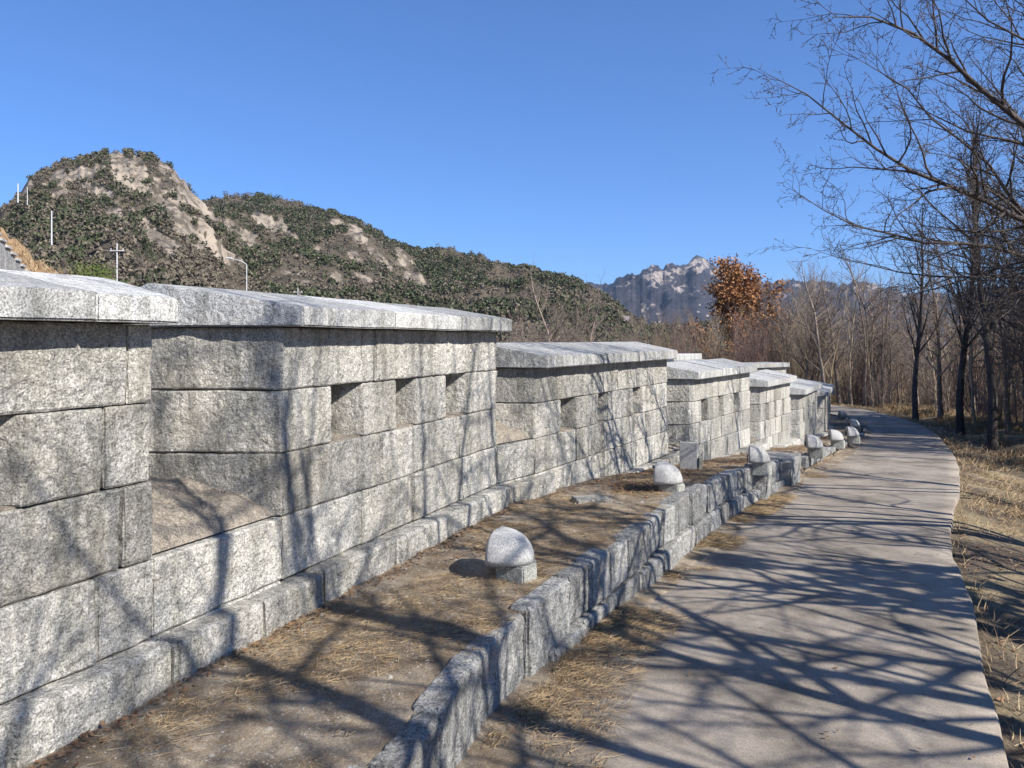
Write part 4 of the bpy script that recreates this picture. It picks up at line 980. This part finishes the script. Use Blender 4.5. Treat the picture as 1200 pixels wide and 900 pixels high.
# individual trees on the lower slope, over the caps at the left
def hz(hd, X, Y):
    px = 600 + 930 * X / Y; c_ = hd['PX'][:, 0]; i = int(np.clip(np.searchsorted(c_, px), 1, len(c_) - 1))
    return float(np.interp(Y, hd['Y'][i], hd['Z'][i]))
for k in range(75):
    Y = tr.uniform(95, 190); px = tr.uniform(-60, 420); X = (px - 600) / 930 * Y; z = hz(h1, X, Y)
    if 398 - z / Y * 930 > 372: continue
    kd_ = tr.choice('aaerrtpq' if px < 330 else 'appqqr'); place(kd_, X, Y, tr.uniform(.7, 1.1), tr.uniform(0, 6.28), z=z,
        label={'a': 'bare grey tree on the lower hillside behind the wall', 'e': 'thin bare tree on the lower hillside behind the wall', 'r': 'reddish leafless bush on the lower hillside behind the wall', 't': 'tan leafless bush on the lower hillside behind the wall'}.get(kd_),
        group={'a': 'bare trees on the lower hillside', 'e': 'bare trees on the lower hillside', 'r': 'bushes on the lower hillside', 't': 'bushes on the lower hillside'}.get(kd_))
for k in range(16):
    Y = tr.uniform(80, 100); px = tr.uniform(-10, 235); X = (px - 600) / 930 * Y
    place(tr.choice('rrrts'), X, Y, tr.uniform(1.0, 1.7), tr.uniform(0, 6), z=hz(h1, X, Y), label='reddish-brown leafless bush on the slope just over the nearest caps', group='brown bushes just over the nearest caps')
# grassy bank and the upper wall at the left edge
pf4 = [(-420, 120), (-160, 195), (-60, 235), (0, 265), (22, 284), (45, 303), (75, 321), (120, 336), (180, 352), (230, 380)]
h4 = hill('grassy_bank', None, pf4, 45, lambda p: 66 + 0 * p, -5, 1.0, lambda PX, PY, X, Y, Z: 0 * X, .5, 210, 90, 40, jag=.4, back=.5)
m, n, l, b = newmat('dry_grass_bank'); P = n.new('ShaderNodeNewGeometry').outputs['Position']
l.new(ramp(n, l, noise(n, l, P, 1.4, 7, .75), [(.35, (.16, .10, .06)), (.5, (.30, .20, .11)), (.66, (.42, .30, .17))]), b.inputs['Base Color']); l.new(bump(n, l, noise(n, l, P, 5, 6, .7), .8, .2), b.inputs['Normal'])
h4['o'].data.materials.clear(); h4['o'].data.materials.append(m)
rg = np.random.default_rng(4); ii = rg.integers(0, 89, 16000); jj = rg.integers(5, 39, 16000)
Pg = np.stack([h4['X'][ii, jj], h4['Y'][ii, jj], h4['Z'][ii, jj]], -1) + rg.normal(0, .25, (16000, 3)) * [1, 1, 0]
v_, f_ = blades(Pg, nr.uniform(0, 6.28, 16000), nr.uniform(.7, 1.5, 16000), nr.uniform(.4, .9, 16000), np.full(16000, .05), .3, 2)
stuff(link('bank_grass', mesh_np('bank_grass', v_, f_), M['straw']), 'tall tan dry grass on the bank at the left edge', 'grass')
uw = empty('upper_wall', tuple(U(0, 330, 44))); tag(uw, 'grey stone wall with stepped pale capstones climbing the bank at the left edge', 'wall')
A = U(34, 322, 50); B = U(-70, 190, 33)
for k in range(14):
    a = A + (B - A) * k / 14; b_ = A + (B - A) * (k + 1) / 14; d = unit((b_ - a)[:2]); q = np.array([d[1], -d[0]])
    if q[0] > 0: q = -q
    zt = max(a[2], b_[2])
    stone('capstone', boxpts(a[:2], b_[:2], q, -.1, .7), zt - .16, zt, M['cap'], uw, .01, .5, .02)
    stone('wall_segment', boxpts(a[:2], b_[:2], q, 0, .6), -8.5, zt - .17, M['farstone'], uw, .03, 1.0, .02)
# evergreen bush over the near cap
TM['k'] = ('evergreen_bush', tv and mesh_np('trunk', *sweep([limb((0, 0, -.3), (0, 0, 1), 2.0, .06, 0, pr_, .05, .02)], 6)), mesh_np('crown', *leafquads(np.random.default_rng(3).normal(0, 1, (1800, 3)) * [.8, .8, .55] + [0, 0, 1.3], .09, np.random.default_rng(4))), None)
TM['k'][1].materials.append(M['bark_dark']); TM['k'][2].materials.append(M['holly'])
p = U(109, 330, 72); LAB.pop('k', None)
place('k', p[0], p[1], 1.15, 0, z=p[2] - 1.0, label='round yellow-green evergreen bush just above the nearest capstone', group=None)

# ------------------------------------------------------------------ poles and lamps on the slope
def tube(name, pts, r, mat, parent, K=8):
    P = np.array(pts, float); R = np.interp(np.linspace(0, 1, len(P)), [0, 1], r if isinstance(r, tuple) else (r, r))
    v_, f_ = sweep([(P, R)], K); return solid(name, v_, f_, mat, parent, True)
def pole(px, ytop, Y, h, lab, arm=True, r=.14, cat='pole', lampd=0):
    t = U(px, ytop, Y); o = empty('street_lamp' if lampd else 'utility_pole', (t[0], t[1], t[2] - h)); tag(o, lab, cat)
    tube('shaft', [(t[0], t[1], t[2] - h), (t[0], t[1], t[2] - h / 2), tuple(t)], (r, r * .7), M['pole'], o)
    if arm and not lampd:
        tube('crossarm', [(t[0] - .9, t[1], t[2] - .9), (t[0], t[1] - .12, t[2] - .9), (t[0] + .9, t[1], t[2] - .9)], .06, M['pole'], o, 6)
        for s_ in (-.7, .7): tube('insulator', [(t[0] + s_, t[1], t[2] - .85), (t[0] + s_, t[1], t[2] - .75), (t[0] + s_, t[1], t[2] - .6)], .05, M['house'], o, 6)
    if lampd:
        tube('lamp_arm', [tuple(t), (t[0] - .8, t[1], t[2] + .5), (t[0] - lampd, t[1], t[2] + .8)], .06, M['pole'], o, 6)
        tube('lamp_head', [(t[0] - lampd, t[1], t[2] + .8), (t[0] - lampd - .3, t[1], t[2] + .86), (t[0] - lampd - .8, t[1], t[2] + .88)], .12, M['pole'], o, 8)
pole(21, 215, 190, 4.6, 'tall pale pole near the left edge of the hill skyline', False, .17)
pole(32, 219, 200, 4.6, 'thinner pale pole just right of the tall one near the left skyline', False, .10)
pole(60.5, 247, 150, 6.5, 'grey pole in the scrub above the tan grass bank', False, .15)
pole(137, 285, 92, 9, 'white utility pole with crossarm rising over the gap between the two nearest caps', True, .10)
pole(289, 310, 110, 9, 'pale street lamp with curved arm above the second cap', True, .09, 'lamp', 2.0)
pole(349, 337, 150, 9, 'short distant pole just above the second cap', True, .10)

# small distant houses seen through the trees
def house(px, py, Y, w, h, lab):
    p = U(px, py, Y); o = empty('house', (p[0], p[1], p[2] - h)); tag(o, lab, 'house')
    x, y, z = p
    def bx(nm, x0, x1, y0, y1, z0, z1, mat, par): 
        v = [(x0, y0, z0), (x1, y0, z0), (x1, y1, z0), (x0, y1, z0), (x0, y0, z1), (x1, y0, z1), (x1, y1, z1), (x0, y1, z1)]
        return solid(nm, v, [(3, 2, 1, 0), (4, 5, 6, 7), (0, 1, 5, 4), (1, 2, 6, 5), (2, 3, 7, 6), (3, 0, 4, 7)], mat, par)
    wl_ = bx('walls', x - w / 2, x + w / 2, y, y + w * .8, z - h, z, M['house'], o)
    v = [(x - w * .56, y - .6, z), (x + w * .56, y - .6, z), (x + w * .56, y + w * .86, z), (x - w * .56, y + w * .86, z), (x - w * .5, y + w * .4, z + h * .3), (x + w * .5, y + w * .4, z + h * .3)]
    solid('roof', v, [(3, 2, 1, 0), (0, 1, 5, 4), (2, 3, 4, 5), (1, 2, 5), (3, 0, 4)], M['roof'], o)
    for r_ in range(2):
        for k in range(3): bx('window', x - w * .38 + w * .28 * k, x - w * .24 + w * .28 * k, y - .06, y + .1, z - h * (.35 + .4 * r_), z - h * (.15 + .4 * r_), M['pane'], o)
house(727, 376, 330, 8, 7, 'small pale house at the foot of the ridge beyond the wall')
house(1052, 425, 110, 7, 6, 'pale house glimpsed through the bare trees right of the path bend')

# ------------------------------------------------------------------ air
bm = bmesh.new(); bmesh.ops.create_cube(bm, size=1)
for v_ in bm.verts: v_.co = (v_.co.x * 24000, v_.co.y * 18000 + 3500, (v_.co.z + .5) * 860 - 120)
me = bpy.data.meshes.new('haze'); bm.to_mesh(me); bm.free()
m = bpy.data.materials.new('haze_air'); m.use_nodes = True; nt = m.node_tree; nt.nodes.remove(nt.nodes['Principled BSDF'])
pv = nt.nodes.new('ShaderNodeVolumePrincipled'); pv.inputs['Color'].default_value = (.58, .76, 1, 1); pv.inputs['Density'].default_value = HAZE; pv.inputs['Anisotropy'].default_value = .2
nt.links.new(pv.outputs[0], nt.nodes['Material Output'].inputs['Volume'])
if HAZE > 0: stuff(link('haze', me, m), 'thin blue haze in the air before the far mountains', 'haze')
